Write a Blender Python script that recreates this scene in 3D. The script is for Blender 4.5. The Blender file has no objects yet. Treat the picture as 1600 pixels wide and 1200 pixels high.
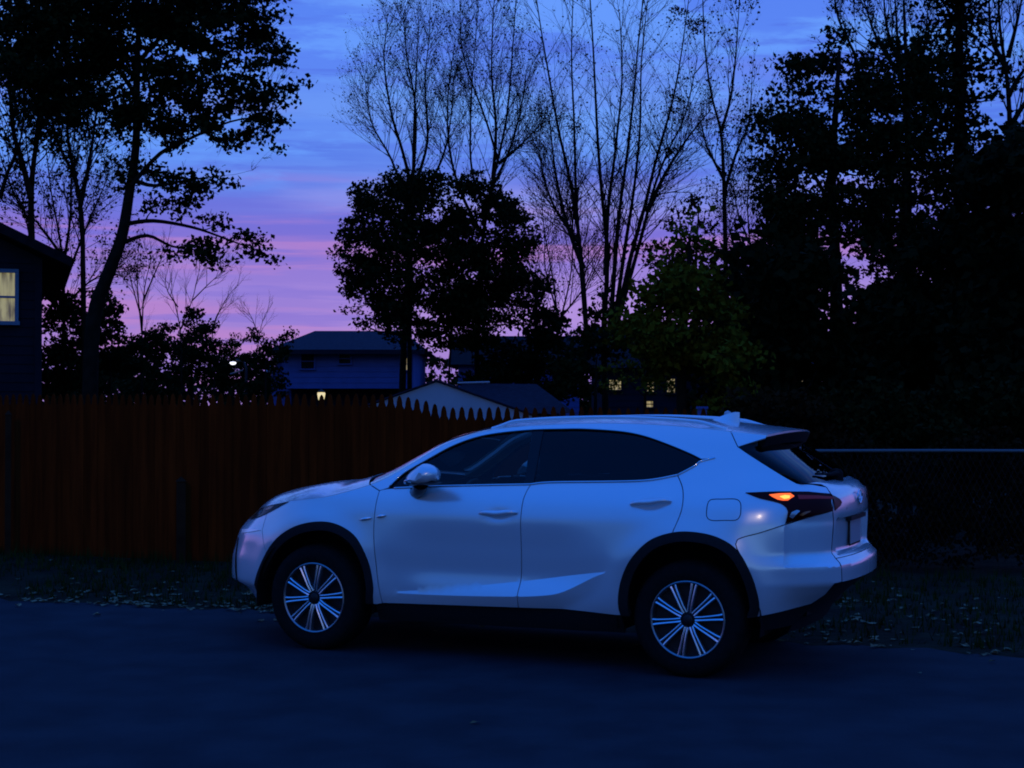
import bpy, bmesh, math, random
import numpy as np
from math import sin, cos, pi, radians, hypot, exp, atan, sqrt
from bisect import bisect_right
from mathutils import Vector, Matrix
from mathutils.geometry import delaunay_2d_cdt

SC = bpy.context.scene
COL = SC.collection
RND = random.Random(7)
NP = np.random.default_rng(11)

# ------------------------------------------------------------------ helpers
def mesh_obj(name, verts, faces, mat, parent=None, smooth=False, sharp=None):
    me = bpy.data.meshes.new(name)
    me.from_pydata([tuple(v) for v in verts], [], [tuple(f) for f in faces])
    return finish(name, me, mat, parent, smooth, sharp)

def np_obj(name, V, F, mat, parent=None, smooth=False):
    """V (n,3) floats, F (m,k) ints: one mesh object built from arrays."""
    me = bpy.data.meshes.new(name)
    n, (m, k) = len(V), F.shape
    me.vertices.add(n); me.vertices.foreach_set('co', np.ascontiguousarray(V, dtype=np.float32).ravel())
    me.loops.add(m * k); me.loops.foreach_set('vertex_index', np.ascontiguousarray(F, dtype=np.int32).ravel())
    me.polygons.add(m); me.polygons.foreach_set('loop_start', np.arange(0, m * k, k, dtype=np.int32))
    me.update(calc_edges=True)
    return finish(name, me, mat, parent, smooth, None)

def finish(name, me, mat, parent, smooth, sharp):
    me.validate()
    if mat: me.materials.append(mat)
    if smooth:
        me.polygons.foreach_set('use_smooth', [True] * len(me.polygons))
        if sharp: me.set_sharp_from_angle(angle=radians(sharp))
    o = bpy.data.objects.new(name, me)
    COL.objects.link(o)
    if parent: o.parent = parent
    return o

def thing(name, label, cat, loc=(0, 0, 0), rotz=0, group=None):
    o = bpy.data.objects.new(name, None); COL.objects.link(o)
    o.empty_display_size = .2
    o.location = loc; o.rotation_euler = (0, 0, rotz)
    return tag(o, label, cat, group)

def tag(o, label, cat, group=None):
    o['label'] = label; o['category'] = cat
    if group: o['group'] = group
    return o

def setting(o, kind='structure', label=None, cat=None):
    o['kind'] = kind
    if label: o['label'] = label
    if cat: o['category'] = cat
    return o

class MB:
    """collects simple shapes into one mesh"""
    def __init__(s): s.v = []; s.f = []
    def add(s, v, f):
        b = len(s.v); s.v += [tuple(p) for p in v]; s.f += [tuple(i + b for i in q) for q in f]
    def box(s, c, d, rz=0.0, bev=0.0):
        x, y, z = d[0] / 2, d[1] / 2, d[2] / 2
        cr, sr = cos(rz), sin(rz)
        P = []
        for k in (-1, 1):
            for a, b in ((-1, -1), (1, -1), (1, 1), (-1, 1)):
                px, py = a * x, b * y
                P.append((c[0] + cr * px - sr * py, c[1] + sr * px + cr * py, c[2] + k * z))
        s.add(P, [(3, 2, 1, 0), (4, 5, 6, 7), (0, 1, 5, 4), (1, 2, 6, 5), (2, 3, 7, 6), (3, 0, 4, 7)])
    def tube(s, pts, rad, n=8, cap=True):
        V, F = tube_geo(pts, rad, n, cap); s.add(V, F)
    def quad(s, a, b, c, d): s.add([a, b, c, d], [(0, 1, 2, 3)])
    def prism(s, poly, y0, y1):
        """polygon in (x,z) pulled from y0 to y1"""
        n = len(poly)
        V = [(x, y0, z) for x, z in poly] + [(x, y1, z) for x, z in poly]
        F = [tuple(range(n)), tuple(range(2 * n - 1, n - 1, -1))]
        F += [(i, n + i, n + (i + 1) % n, (i + 1) % n) for i in range(n)]
        s.add(V, F)
    def lathe(s, prof, n=48, c=(0, 0, 0), axis='y'):
        """profile of (radius, offset along axis)"""
        m = len(prof); V = []
        for i in range(n):
            a = 2 * pi * i / n
            for r, h in prof:
                if axis == 'y': V.append((c[0] + r * cos(a), c[1] + h, c[2] + r * sin(a)))
                else: V.append((c[0] + r * cos(a), c[1] + r * sin(a), c[2] + h))
        F = []
        for i in range(n):
            j = (i + 1) % n
            for k in range(m - 1): F.append((i * m + k, j * m + k, j * m + k + 1, i * m + k + 1))
        s.add(V, F)
    def build(s, name, mat, parent=None, smooth=False, sharp=None):
        return mesh_obj(name, s.v, s.f, mat, parent, smooth, sharp)

def tube_geo(pts, rad, n=8, cap=True):
    P = [Vector(p) for p in pts]; m = len(P)
    if not hasattr(rad, '__len__'): rad = [rad] * m
    V = []; F = []
    t0 = (P[1] - P[0]).normalized()
    ref = Vector((0, 0, 1)) if abs(t0.z) < .9 else Vector((1, 0, 0))
    for i in range(m):
        t = (P[min(i + 1, m - 1)] - P[max(i - 1, 0)])
        t = t.normalized() if t.length > 1e-9 else t0
        a = t.cross(ref)
        a = a.normalized() if a.length > 1e-6 else Vector((1, 0, 0))
        b = t.cross(a); ref = a.cross(t)
        for k in range(n):
            th = 2 * pi * k / n
            V.append(P[i] + (a * cos(th) + b * sin(th)) * rad[i])
    for i in range(m - 1):
        for k in range(n):
            j = (k + 1) % n
            F.append((i * n + k, i * n + j, (i + 1) * n + j, (i + 1) * n + k))
    if cap: F += [tuple(range(n - 1, -1, -1)), tuple((m - 1) * n + k for k in range(n))]
    return V, F

# ------------------------------------------------------------------ materials
def mat_(name, col, rough=.6, metal=0, spec=None, coat=0, coat_r=.03, emit=None, es=0):
    m = bpy.data.materials.new(name); m.use_nodes = True
    b = m.node_tree.nodes['Principled BSDF']
    b.inputs['Base Color'].default_value = (*col, 1)
    b.inputs['Roughness'].default_value = rough
    b.inputs['Metallic'].default_value = metal
    if spec is not None: b.inputs['Specular IOR Level'].default_value = spec
    if coat:
        b.inputs['Coat Weight'].default_value = coat; b.inputs['Coat Roughness'].default_value = coat_r
    if emit:
        b.inputs['Emission Color'].default_value = (*emit, 1); b.inputs['Emission Strength'].default_value = es
    return m

def noisy(name, c1, c2, scale=5, rough=.8, detail=6, bump=0, bscale=None, lo=.35, hi=.65, stretch=None, spec=.3, bdist=.02):
    m = mat_(name, c1, rough, spec=spec)
    nt = m.node_tree; N = nt.nodes; L = nt.links; b = N['Principled BSDF']
    tc = N.new('ShaderNodeTexCoord'); mp = N.new('ShaderNodeMapping')
    L.new(tc.outputs['Object'], mp.inputs['Vector'])
    if stretch: mp.inputs['Scale'].default_value = stretch
    no = N.new('ShaderNodeTexNoise'); no.inputs['Scale'].default_value = scale; no.inputs['Detail'].default_value = detail
    L.new(mp.outputs[0], no.inputs['Vector'])
    cr = N.new('ShaderNodeValToRGB')
    cr.color_ramp.elements[0].position = lo; cr.color_ramp.elements[1].position = hi
    cr.color_ramp.elements[0].color = (*c1, 1); cr.color_ramp.elements[1].color = (*c2, 1)
    L.new(no.outputs['Fac'], cr.inputs['Fac']); L.new(cr.outputs['Color'], b.inputs['Base Color'])
    if bump:
        n2 = N.new('ShaderNodeTexNoise'); n2.inputs['Scale'].default_value = bscale or scale * 4; n2.inputs['Detail'].default_value = 8
        L.new(mp.outputs[0], n2.inputs['Vector'])
        bp = N.new('ShaderNodeBump'); bp.inputs['Strength'].default_value = bump; bp.inputs['Distance'].default_value = bdist
        L.new(n2.outputs['Fac'], bp.inputs['Height']); L.new(bp.outputs[0], b.inputs['Normal'])
    return m

def glassy(name, tint, alpha, rough=.02):
    """thin window glass: tinted see-through film plus a mirror-like surface"""
    m = bpy.data.materials.new(name); m.use_nodes = True
    nt = m.node_tree; N = nt.nodes; L = nt.links; N.clear()
    out = N.new('ShaderNodeOutputMaterial'); tr = N.new('ShaderNodeBsdfTransparent'); tr.inputs[0].default_value = (*tint, 1)
    gl = N.new('ShaderNodeBsdfGlossy'); gl.inputs['Roughness'].default_value = rough; gl.inputs['Color'].default_value = (.9, .9, .9, 1)
    fr = N.new('ShaderNodeFresnel'); fr.inputs['IOR'].default_value = 1.36
    mx = N.new('ShaderNodeMixShader')
    L.new(fr.outputs[0], mx.inputs[0]); L.new(tr.outputs[0], mx.inputs[1]); L.new(gl.outputs[0], mx.inputs[2])
    L.new(mx.outputs[0], out.inputs[0])
    return m

M = {}
M['paint'] = mat_('white_car_paint', (.84, .85, .86), .24, .38, coat=1, coat_r=.09)
M['shell'] = mat_('panel_gap_black', (.006, .006, .007), .8, spec=.1)
M['plastic'] = noisy('arch_plastic', (.009, .009, .010), (.013, .013, .014), 60, .6, bump=.05, spec=.2)
M['gloss'] = mat_('gloss_black', (.004, .004, .005), .2, spec=.3)
M['rubber'] = noisy('tyre_rubber', (.006, .006, .006), (.010, .010, .010), 40, .85, spec=.1)
M['alloy'] = mat_('machined_alloy', (.86, .86, .88), .33, 1)
M['rimlip'] = mat_('rim_lip', (.34, .34, .35), .38, 1)
M['alloydark'] = mat_('alloy_pocket', (.012, .012, .014), .55, .3)
M['chrome'] = mat_('chrome', (.75, .75, .77), .08, 1)
M['lens'] = mat_('tail_lens', (.045, .001, .001), .3, spec=.12)
M['glow'] = mat_('lit_lamp', (.2, .03, .01), .4, emit=(1.0, .13, .012), es=1.5)
M['glowcore'] = mat_('lit_lamp_core', (.3, .08, .02), .4, emit=(1.0, .32, .05), es=2.6)
M['redglow'] = mat_('dim_red_lamp', (.12, .005, .003), .4, emit=(1.0, .03, .008), es=.02)
M['clearlens'] = mat_('clear_lens', (.65, .62, .62), .08, .6, coat=1)
M['head'] = mat_('headlamp_lens', (.006, .006, .008), .2, spec=.3)
M['bright'] = mat_('bright_metal', (.9, .9, .9), .34, 1)
M['amber'] = mat_('amber_lens', (.45, .10, .02), .15, coat=1)
M['glass'] = glassy('side_glass', (.48, .54, .52), 0)
M['tint'] = glassy('privacy_glass', (.05, .05, .055), 0)
M['shield'] = glassy('windscreen_glass', (.6, .65, .65), 0)
M['seat'] = mat_('seat_leather', (.10, .095, .085), .55)
M['trim'] = mat_('light_interior_trim', (.55, .56, .54), .7)
M['dash'] = mat_('dashboard', (.02, .02, .022), .6)
M['plate'] = mat_('plate_white', (.6, .62, .64), .3, .4)
M['plateink'] = mat_('plate_dark', (.03, .04, .08), .5)

# ------------------------------------------------------------------ the camera and the lens it was taken with
FPX = 2404.0           # focal length in pixels of the 1600 px wide photograph
HCAM = 1.68
PITCH = atan(32 / FPX)
cam_d = bpy.data.cameras.new('camera'); cam = bpy.data.objects.new('camera', cam_d); COL.objects.link(cam)
cam.location = (0, 0, HCAM); cam.rotation_euler = (pi / 2 + PITCH, 0, 0)
cam_d.sensor_width = 36; cam_d.lens = FPX / 1600 * 36
cam_d.clip_start = .1; cam_d.clip_end = 2000
SC.camera = cam
def at(u, v, Y):
    """the point Y metres in front of the camera that the photograph shows at pixel (u, v)"""
    dx, dz = (u - 800) / FPX, -(v - 600) / FPX
    cp, sp = cos(PITCH), sin(PITCH)
    ry, rz = cp - dz * sp, sp + dz * cp
    t = Y / ry
    return Vector((dx * t, Y, HCAM + rz * t))
def ppm(Y): return FPX / Y

# ================================================================== THE CAR
# car frame: x runs from the front axle to the rear, y is negative on the near side, z up
def pch(xs, ys):
    xs = np.array(xs, float); ys = np.array(ys, float)
    h = np.diff(xs); d = np.diff(ys) / h
    m = np.zeros(len(xs)); m[0] = d[0]; m[-1] = d[-1]
    for i in range(1, len(xs) - 1):
        if d[i - 1] * d[i] > 0:
            w1 = 2 * h[i] + h[i - 1]; w2 = h[i] + 2 * h[i - 1]
            m[i] = (w1 + w2) / (w1 / d[i - 1] + w2 / d[i])
    xl, yl, ml = xs.tolist(), ys.tolist(), m.tolist()
    def f(x):
        if x <= xl[0]: return yl[0]
        if x >= xl[-1]: return yl[-1]
        i = bisect_right(xl, x) - 1
        H = xl[i + 1] - xl[i]; t = (x - xl[i]) / H; t2 = t * t; t3 = t2 * t
        return (2*t3-3*t2+1)*yl[i] + (t3-2*t2+t)*H*ml[i] + (-2*t3+3*t2)*yl[i+1] + (t3-t2)*H*ml[i+1]
    return f
def sst(a, b, x):
    t = min(1, max(0, (x - a) / (b - a))); return t * t * (3 - 2 * t)
plan = pch([-1.07,-1.05,-1.03,-.95,-.83,-.70,-.5,-.25,0,.35,1.3,2.3,2.7,2.95,3.1,3.28,3.42,3.52,3.58,3.61,3.625],
           [0,.2,.30,.50,.65,.75,.825,.878,.902,.908,.915,.92,.922,.915,.888,.828,.725,.60,.45,.25,0])
inset = pch([.2,.3,.42,.6,.75,.93,1.03,1.10,1.18,1.35,1.48,1.56,1.65],[.11,.06,.025,.012,.0,.008,.03,.062,.115,.222,.305,.375,.5])
nose = pch([.2,.29,.37,.43,.57,.68,.76,.85,.93,1.0,1.06],[.22,.18,.12,.01,.02,.06,.09,.17,.27,.38,.5])
tail = pch([.3,.45,.55,.60,.69,.73,.78,.95,1.08,1.13,1.17,1.2,1.3,1.5],[-.3,-.17,-.05,0,0,-.03,-.065,-.055,-.06,-.075,-.11,-.12,-.10,-.05])
rkU = pch([.5,.61,1.55,2.15,2.2],[.43,.435,.545,.635,.64])
rkL = pch([.5,.66,1.53,1.78,2.15,2.2],[.425,.425,.45,.475,.630,.64])
def w(x, z):
    fo = 1 - sst(-.75, .05, x); ro = sst(2.9, 3.35, x)
    y = plan(x - nose(z) * fo - tail(z) * ro)
    k = inset(z) * (1 - .25 * sst(2.7, 3.3, x) * (1 - sst(1.15, 1.3, z)))
    y -= k
    for cx in (0, 2.66):
        r = hypot(x - cx, z - .36)
        y += .022 * exp(-((r - .50) / .10) ** 2) * sst(.2, .5, z) * (1 - sst(.9, 1.05, z))
    y -= .022 * sst(.55, .95, x) * (1 - sst(1.75, 2.15, x)) * sst(.45, .6, z) * (1 - sst(.72, .95, z))
    if .55 < x < 2.2:
        U = rkU(x); Lw = rkL(x); A = max(0, U - Lw) * .37
        if z < U:
            t = (U - z) / max(U - Lw, .004)
            y += A * t if t <= 1 else A * max(0, 1 - (Lw - z) / .10)
    # hollows behind the door handles
    for hx, hz, sl in ((1.396, .966, .045), (2.422, 1.055, .10)):
        y -= .016 * exp(-((x - hx) / .085) ** 2 - ((z - hz - sl * (x - hx)) / .030) ** 2)
    # the rear bumper steps in behind its vertical crease, above its ledge
    if x > 3.2: y -= .020 * sst(3.245, 3.268, x) * sst(.700, .716, z) * (1 - sst(.97, 1.02, z))
    return max(y, .02)
def wn(x, z):
    e = .004
    n = Vector((-(w(x + e, z) - w(x - e, z)) / (2 * e), -1, -(w(x, z + e) - w(x, z - e)) / (2 * e)))
    return n.normalized()
def S(x, z, off=0.0):
    p = Vector((x, -w(x, z), z))
    return p + wn(x, z) * off if off else p

TH = radians(24)
_yw = -.87
_fx, _fy = -308 / FPX * 10.54, 10.54
CAR_LOC = (_fx - sin(TH) * _yw, _fy - cos(TH) * _yw, 0)
car = thing('parked_car', 'white sport utility car parked along the road edge with one tail lamp glowing', 'car', CAR_LOC, -TH)

def resample(poly, step, closed=True):
    out = []; n = len(poly)
    for i in range(n if closed else n - 1):
        a = poly[i]; b = poly[(i + 1) % n]
        k = max(1, int(math.ceil(hypot(b[0] - a[0], b[1] - a[1]) / step)))
        for j in range(k):
            t = j / k; out.append((a[0] + (b[0] - a[0]) * t, a[1] + (b[1] - a[1]) * t))
    if not closed: out.append(poly[-1])
    return out
def area2(p): return sum(p[i][0] * p[(i + 1) % len(p)][1] - p[(i + 1) % len(p)][0] * p[i][1] for i in range(len(p)))
def shrink(poly, d):
    """move every boundary point of a counter-clockwise polygon inwards by d"""
    n = len(poly); out = []
    for i in range(n):
        a, b, c = poly[i - 1], poly[i], poly[(i + 1) % n]
        e1 = (b[0] - a[0], b[1] - a[1]); e2 = (c[0] - b[0], c[1] - b[1])
        l1 = hypot(*e1) or 1; l2 = hypot(*e2) or 1
        nx = -e1[1] / l1 - e2[1] / l2; ny = e1[0] / l1 + e2[0] / l2
        L = hypot(nx, ny)
        if L < .2: out.append(b); continue
        s = d / max(.4, L / 2)
        out.append((b[0] + nx / L * s, b[1] + ny / L * s))
    return out
def curve(pts, step=.02):
    """a smooth polyline through the points (Catmull-Rom)"""
    P = [np.array(p, float) for p in pts]; out = []
    for i in range(len(P) - 1):
        p0 = P[max(i - 1, 0)]; p1 = P[i]; p2 = P[i + 1]; p3 = P[min(i + 2, len(P) - 1)]
        k = max(1, int(np.linalg.norm(p2 - p1) / step))
        for j in range(k):
            t = j / k
            q = .5 * ((2*p1) + (-p0+p2)*t + (2*p0-5*p1+4*p2-p3)*t*t + (-p0+3*p1-3*p2+p3)*t**3)
            out.append(tuple(q.tolist()))
    out.append(tuple(P[-1].tolist()))
    return out
def inside(pts, poly):
    X = pts[:, 0][:, None]; Z = pts[:, 1][:, None]
    p = np.array(poly); q = np.roll(p, -1, 0)
    c = ((p[:, 1] > Z) != (q[:, 1] > Z)) & (X < (q[:, 0] - p[:, 0]) * (Z - p[:, 1]) / (q[:, 1] - p[:, 1] + 1e-12) + p[:, 0])
    return c.sum(1) % 2 == 1
def dist_to(pts, poly):
    p = np.array(poly); best = np.full(len(pts), 9.)
    for i in range(len(p)):
        a = p[i]; d = p[(i + 1) % len(p)] - a; L = (d @ d) or 1e-9
        t = np.clip(((pts - a) @ d) / L, 0, 1)
        best = np.minimum(best, np.hypot(*(pts - a - t[:, None] * d).T))
    return best
_cols = []
def _make_cols():
    x = -1.0; h = .026
    while x < 3.62:
        _cols.append(x)
        dw = abs(w(x + .004, .7) - w(x - .004, .7)) / .008
        x += h / sqrt(1 + dw * dw)
_make_cols()

def patch(poly, func, nfunc, gap=.003, flange=.014, off=0.0, h=.026, creases=(), cols=None, step=.022):
    """triangulate a polygon on a surface func(u,v); returns verts, faces with a folded-in edge"""
    if area2(poly) < 0: poly = poly[::-1]
    poly = resample(poly, step)
    if gap: poly = shrink(poly, gap)
    us = [p[0] for p in poly]; vs = [p[1] for p in poly]
    if cols is None: cols = np.arange(min(us) + h * .5, max(us), h).tolist()
    cols = [c for c in cols if min(us) < c < max(us)]
    G = []
    for i, u in enumerate(cols):
        for v in np.arange(min(vs) + (h * .5 if i % 2 else 0), max(vs), h): G.append((u, v))
    edges = [(i, (i + 1) % len(poly)) for i in range(len(poly))]
    V2 = list(poly)
    for cr in creases:
        cr = [p for p in resample(cr, step, False)]
        ok = inside(np.array(cr), poly) & (dist_to(np.array(cr), poly) > .008)
        prev = None
        for p, k in zip(cr, ok):
            if not k: prev = None; continue
            V2.append(p)
            if prev is not None: edges.append((prev, len(V2) - 1))
            prev = len(V2) - 1
    if G:
        G = np.array(G)
        G = G[inside(G, poly)]
        if len(G): G = G[dist_to(G, poly) > h * .55]
        if len(G) and len(V2) > len(poly):
            C = np.array(V2[len(poly):])
            dd = np.sqrt(((G[:, None, :] - C[None]) ** 2).sum(2)).min(1)
            G = G[dd > h * .5]
        V2 += [tuple(g) for g in G.tolist()]
    co, ed, fa, ov, oe, of = delaunay_2d_cdt([Vector(p) for p in V2], edges, [], 1, 1e-6)
    V = []
    for c in co:
        p = func(c.x, c.y)
        if off: p = p + nfunc(c.x, c.y) * off
        V.append(p)
    F = [tuple(f) for f in fa]
    # orientation: make the faces look along nfunc
    if F:
        a, b, c = (V[i] for i in F[0][:3])
        if (b - a).cross(c - a).dot(nfunc(co[F[0][0]].x, co[F[0][0]].y)) < 0: F = [f[::-1] for f in F]
    if flange:
        cnt = {}
        for f in F:
            for i in range(len(f)):
                e = (f[i], f[(i + 1) % len(f)])
                cnt[e] = cnt.get(e, 0) + 1
        bord = [e for e in cnt if (e[1], e[0]) not in cnt]
        mp = {}
        for e in bord:
            for i in e:
                if i not in mp:
                    mp[i] = len(V); V.append(V[i] - nfunc(co[i].x, co[i].y) * flange)
        F += [(e[1], e[0], mp[e[0]], mp[e[1]]) for e in bord]
    return V, F
def flip(V, F): return [Vector((v.x, -v.y, v.z)) for v in V], [f[::-1] for f in F]

def side_part(name, poly, mat, parent_pair=(None, None), sides=(0, 1), sharp=30, **kw):
    """one panel on the near side and its mirror image on the far side"""
    V, F = patch(poly, S, wn, cols=kw.pop('cols', _cols), **kw)
    out = [None, None]
    for s in sides:
        v, f = (V, F) if s == 0 else flip(V, F)
        out[s] = mesh_obj(name, v, f, mat, parent_pair[s] or car, True, sharp)
    return out

# --- lines of the side view (front axle at x=0, rear axle at x=2.66)
ARCH_F = curve([(-.533,.299),(-.556,.345),(-.46,.556),(-.325,.728),(-.154,.835),(.042,.881),(.208,.867),(.354,.786),(.444,.632),(.477,.477),(.467,.395),(.458,.339)])
ARCH_R = curve([(2.230,.363),(2.221,.442),(2.243,.576),(2.310,.715),(2.432,.838),(2.582,.894),(2.730,.901),(2.877,.870),(2.992,.794),(3.073,.642),(3.106,.484),(3.089,.398)])
def cut(path, x0, x1): return [p for p in path if x0 <= p[0] <= x1]
fi = min(range(len(ARCH_F)), key=lambda i: hypot(ARCH_F[i][0] + .385, ARCH_F[i][1] - .65))
ri1 = min(range(len(ARCH_R)), key=lambda i: abs(ARCH_R[i][0] - 2.583) + (ARCH_R[i][1] < .8))
ri2 = min(range(len(ARCH_R)), key=lambda i: hypot(ARCH_R[i][0] - 2.992, ARCH_R[i][1] - .794))
DOOR_F = curve([(.534,.350),(.510,.556),(.484,.80),(.484,.947),(.492,1.100)])          # fender | front door
DOOR_B = curve([(1.534,.374),(1.540,.455),(1.554,.675),(1.556,1.006),(1.563,1.095),(1.585,1.163)])  # front | rear door
DOOR_R = curve([ARCH_R[ri1],(2.627,1.036),(2.616,1.148),(2.562,1.240)])                 # rear door | quarter
HOODLINE = curve([(.404,1.139),(.291,1.103),(.083,1.051),(-.212,1.012),(-.42,.972),(-.55,.95),(-.69,.92)])
BELT_F = curve([(.492,1.100),(.551,1.114),(.80,1.130),(1.025,1.142),(1.585,1.163)])
BELT_R = curve([(1.585,1.163),(1.717,1.178),(2.10,1.190),(2.319,1.199),(2.441,1.214),(2.562,1.240)])
CANT = curve([(.404,1.139),(.515,1.187),(.723,1.313),(.87,1.405),(1.01,1.46),(1.17,1.505),(1.4,1.535),(1.7,1.553),(2.05,1.56),(2.4,1.55),(2.67,1.53),(2.853,1.512)])
WINTOP = curve([(.551,1.118),(.633,1.215),(.795,1.318),(.945,1.402),(1.102,1.460),(1.266,1.491),(1.496,1.513),(1.714,1.520),(1.876,1.521),(2.125,1.507),(2.291,1.480),(2.459,1.431),(2.626,1.372),(2.700,1.340)])
WINEND = curve([(2.700,1.340),(2.667,1.300),(2.562,1.240)])
BUMPLINE = curve([ARCH_R[ri2],(2.985,.864),(3.122,.910),(3.25,.956),(3.366,.995)])
def seam(z): return 3.54 + tail(z)
SEAM_UP = [(seam(z), z) for z in (1.03,1.06,1.10,1.13,1.15,1.172)]
SEAM_LO = [(seam(z), z) for z in (1.03,.95,.87,.80,.77,.75,.73,.71,.69,.66,.63,.60)]
DPIL = [(2.916,1.418),(3.285,1.197)]

poly_fender = ARCH_F[fi:] + [(.488,.339)] + DOOR_F + HOODLINE[:HOODLINE.index(min(HOODLINE, key=lambda p: abs(p[0] + .42))) + 1] + [(-.44,.913),(-.46,.80)]
ih = HOODLINE.index(min(HOODLINE, key=lambda p: abs(p[0] + .42)))
front_edge = [(-.95 + nose(z), z) for z in np.arange(.90, .285, -.04).tolist()] + [(-.95 + nose(.29), .29)]
poly_fbump = [(-.46,.80),(-.44,.913)] + HOODLINE[ih:] + front_edge + [(-.62,.285),ARCH_F[0]] + ARCH_F[1:fi + 1]
poly_fdoor = DOOR_F + BELT_F[1:] + DOOR_B[::-1][1:]
poly_rdoor = DOOR_B + BELT_R[1:] + DOOR_R[::-1][1:] + ARCH_R[:ri1][::-1] + [(1.836,.381)]
poly_side = [(.492,1.100)] + CANT + DPIL + [(3.36,1.190)] + SEAM_UP[::-1] + BUMPLINE[::-1] + ARCH_R[ri1:ri2][::-1] + DOOR_R[1:] + WINEND[::-1][1:] + WINTOP[::-1][1:]
poly_rbump = BUMPLINE + SEAM_LO + [(3.508,.593),(3.442,.518),(3.359,.459),(3.22,.425),ARCH_R[-1]] + ARCH_R[ri2:-1][::-1]

WHITE = M['paint']
side_part('front_bumper_side', poly_fbump, WHITE)
side_part('fender', poly_fender, WHITE)
rock = [[(x, rkU(x)) for x in np.arange(.62, 2.15, .03)], [(x, rkL(x)) for x in np.arange(.66, 2.15, .03)]]
fdoors = side_part('front_door', poly_fdoor, WHITE, creases=rock, sharp=17)
rdoors = side_part('rear_door', poly_rdoor, WHITE, creases=rock, sharp=17)
side_part('body_side', poly_side, WHITE)
side_part('rear_bumper_side', poly_rbump, WHITE, h=.018, creases=[[(3.245, .70), (3.245, .93)], [(3.268, .718), (3.268, .94)], [(3.25, .700), (3.47, .700)], [(3.268, .716), (3.47, .716)]], sharp=22)
# dark inner shell behind the panel gaps
SV, SF = [], []
for pl in (poly_fbump, poly_fender, poly_fdoor, poly_rdoor, poly_side, poly_rbump):
    V, F = patch(pl, S, wn, gap=-.004, flange=0, off=-.016, h=.06, step=.04)
    for v, f in ((V, F), flip(V, F)):
        b = len(SV); SV += v; SF += [tuple(i + b for i in q) for q in f]
mesh_obj('inner_shell', SV, SF, M['shell'], car, True)

# --- glass in the doors, black pillar, bright frame round the windows
lb = [(1.535,1.161),(1.497,1.513)]     # front edge and rear edge of the black B pillar
win_f = [p for p in BELT_F if .55 <= p[0] <= 1.535] + [(1.535,1.161),(1.500,1.512)] + [p for p in WINTOP if p[0] < 1.498][::-1]
win_r = [(1.60,1.166)] + [p for p in BELT_R if p[0] > 1.61] + WINEND[::-1][1:] + [p for p in WINTOP if p[0] > 1.585][::-1][1:] + [(1.580,1.516)]
pil_b = [(1.535,1.160),(1.60,1.165),(1.580,1.517),(1.500,1.513)]
gf = side_part('window_glass', win_f, M['glass'], fdoors, off=-.010, flange=0, gap=0)
gr = side_part('window_glass', win_r, M['tint'], rdoors, off=-.010, flange=0, gap=0)
side_part('pillar_trim', pil_b, M['gloss'], fdoors, off=-.005, flange=.01, gap=0)
frame = [(.551,1.118)] + WINTOP[1:-1] + [(2.700,1.348),(2.785,1.348)] + [(2.667,1.300)] + WINEND[-1:]
for s, sg in ((0, 1), (1, -1)):
    mb = MB()
    for pth, r in ((WINTOP[1:] + [(2.785,1.348)], .006), ([(2.785,1.348)] + WINEND[1:], .006), (BELT_R[::-1] + BELT_F[::-1][1:-6], .007)):
        pts = [S(x, z, .002) for x, z in pth]
        mb.tube([(p.x, p.y * sg, p.z) for p in pts], r, 6)
    mb.build('window_frame', M['chrome'], car, True)

# --- wheel arch cladding, sills, lower rear trim
def cladding(path, cx, d=.058):
    inner = []
    for x, z in path:
        L = hypot(x - cx, z - .36) or 1
        inner.append((x + (cx - x) / L * d, z + (.36 - z) / L * d))
    return path + inner[::-1]
side_part('arch_trim', cladding(ARCH_F, 0), M['plastic'], off=.004, flange=.05, gap=0, h=.02)
side_part('arch_trim', cladding(ARCH_R, 2.66), M['plastic'], off=.004, flange=.05, gap=0, h=.02)
side_part('sill_trim', [(.47,.338),(.534,.346),(1.534,.370),(1.836,.377),(2.228,.360),(2.235,.24),(.47,.22)], M['plastic'], off=-.012, flange=.02, gap=0, h=.04)
side_part('lower_bumper_trim', [(3.09,.392),(3.22,.421),(3.359,.455),(3.442,.514),(3.508,.589),(seam(.58),.58),(seam(.45),.45),(seam(.32),.32),(3.12,.30)], M['plastic'], off=-.012, flange=.02, gap=0)

# --- surfaces over the top
E_top = pch([-.69,-.55,-.42,-.212,.083,.291,.404,.515,.723,.87,1.01,1.17,1.4,1.7,2.05,2.4,2.67,2.853,3.08,3.29],
            [.92,.95,.972,1.012,1.051,1.103,1.139,1.187,1.313,1.405,1.46,1.505,1.535,1.553,1.56,1.55,1.53,1.512,1.490,1.47])
crown = pch([-.69,-.55,-.4,-.1,.2,.42,.8,1.2,2.0,2.85,3.3],[.03,.085,.10,.095,.07,.05,.05,.05,.045,.035,.012])
xshift = pch([-.69,-.3,0,.42,.8,1.2,1.6,2.6,2.85,3.3],[-.12,-.10,-.12,-.25,-.17,-.05,0,0,.01,.14])
def T(x, q, off=0.0):
    y = q * w(x, E_top(x)); a = abs(q)
    return Vector((x + xshift(x) * (1 - a * a), y, E_top(x) + crown(x) * (1 - a ** 2.3) + off))
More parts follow.
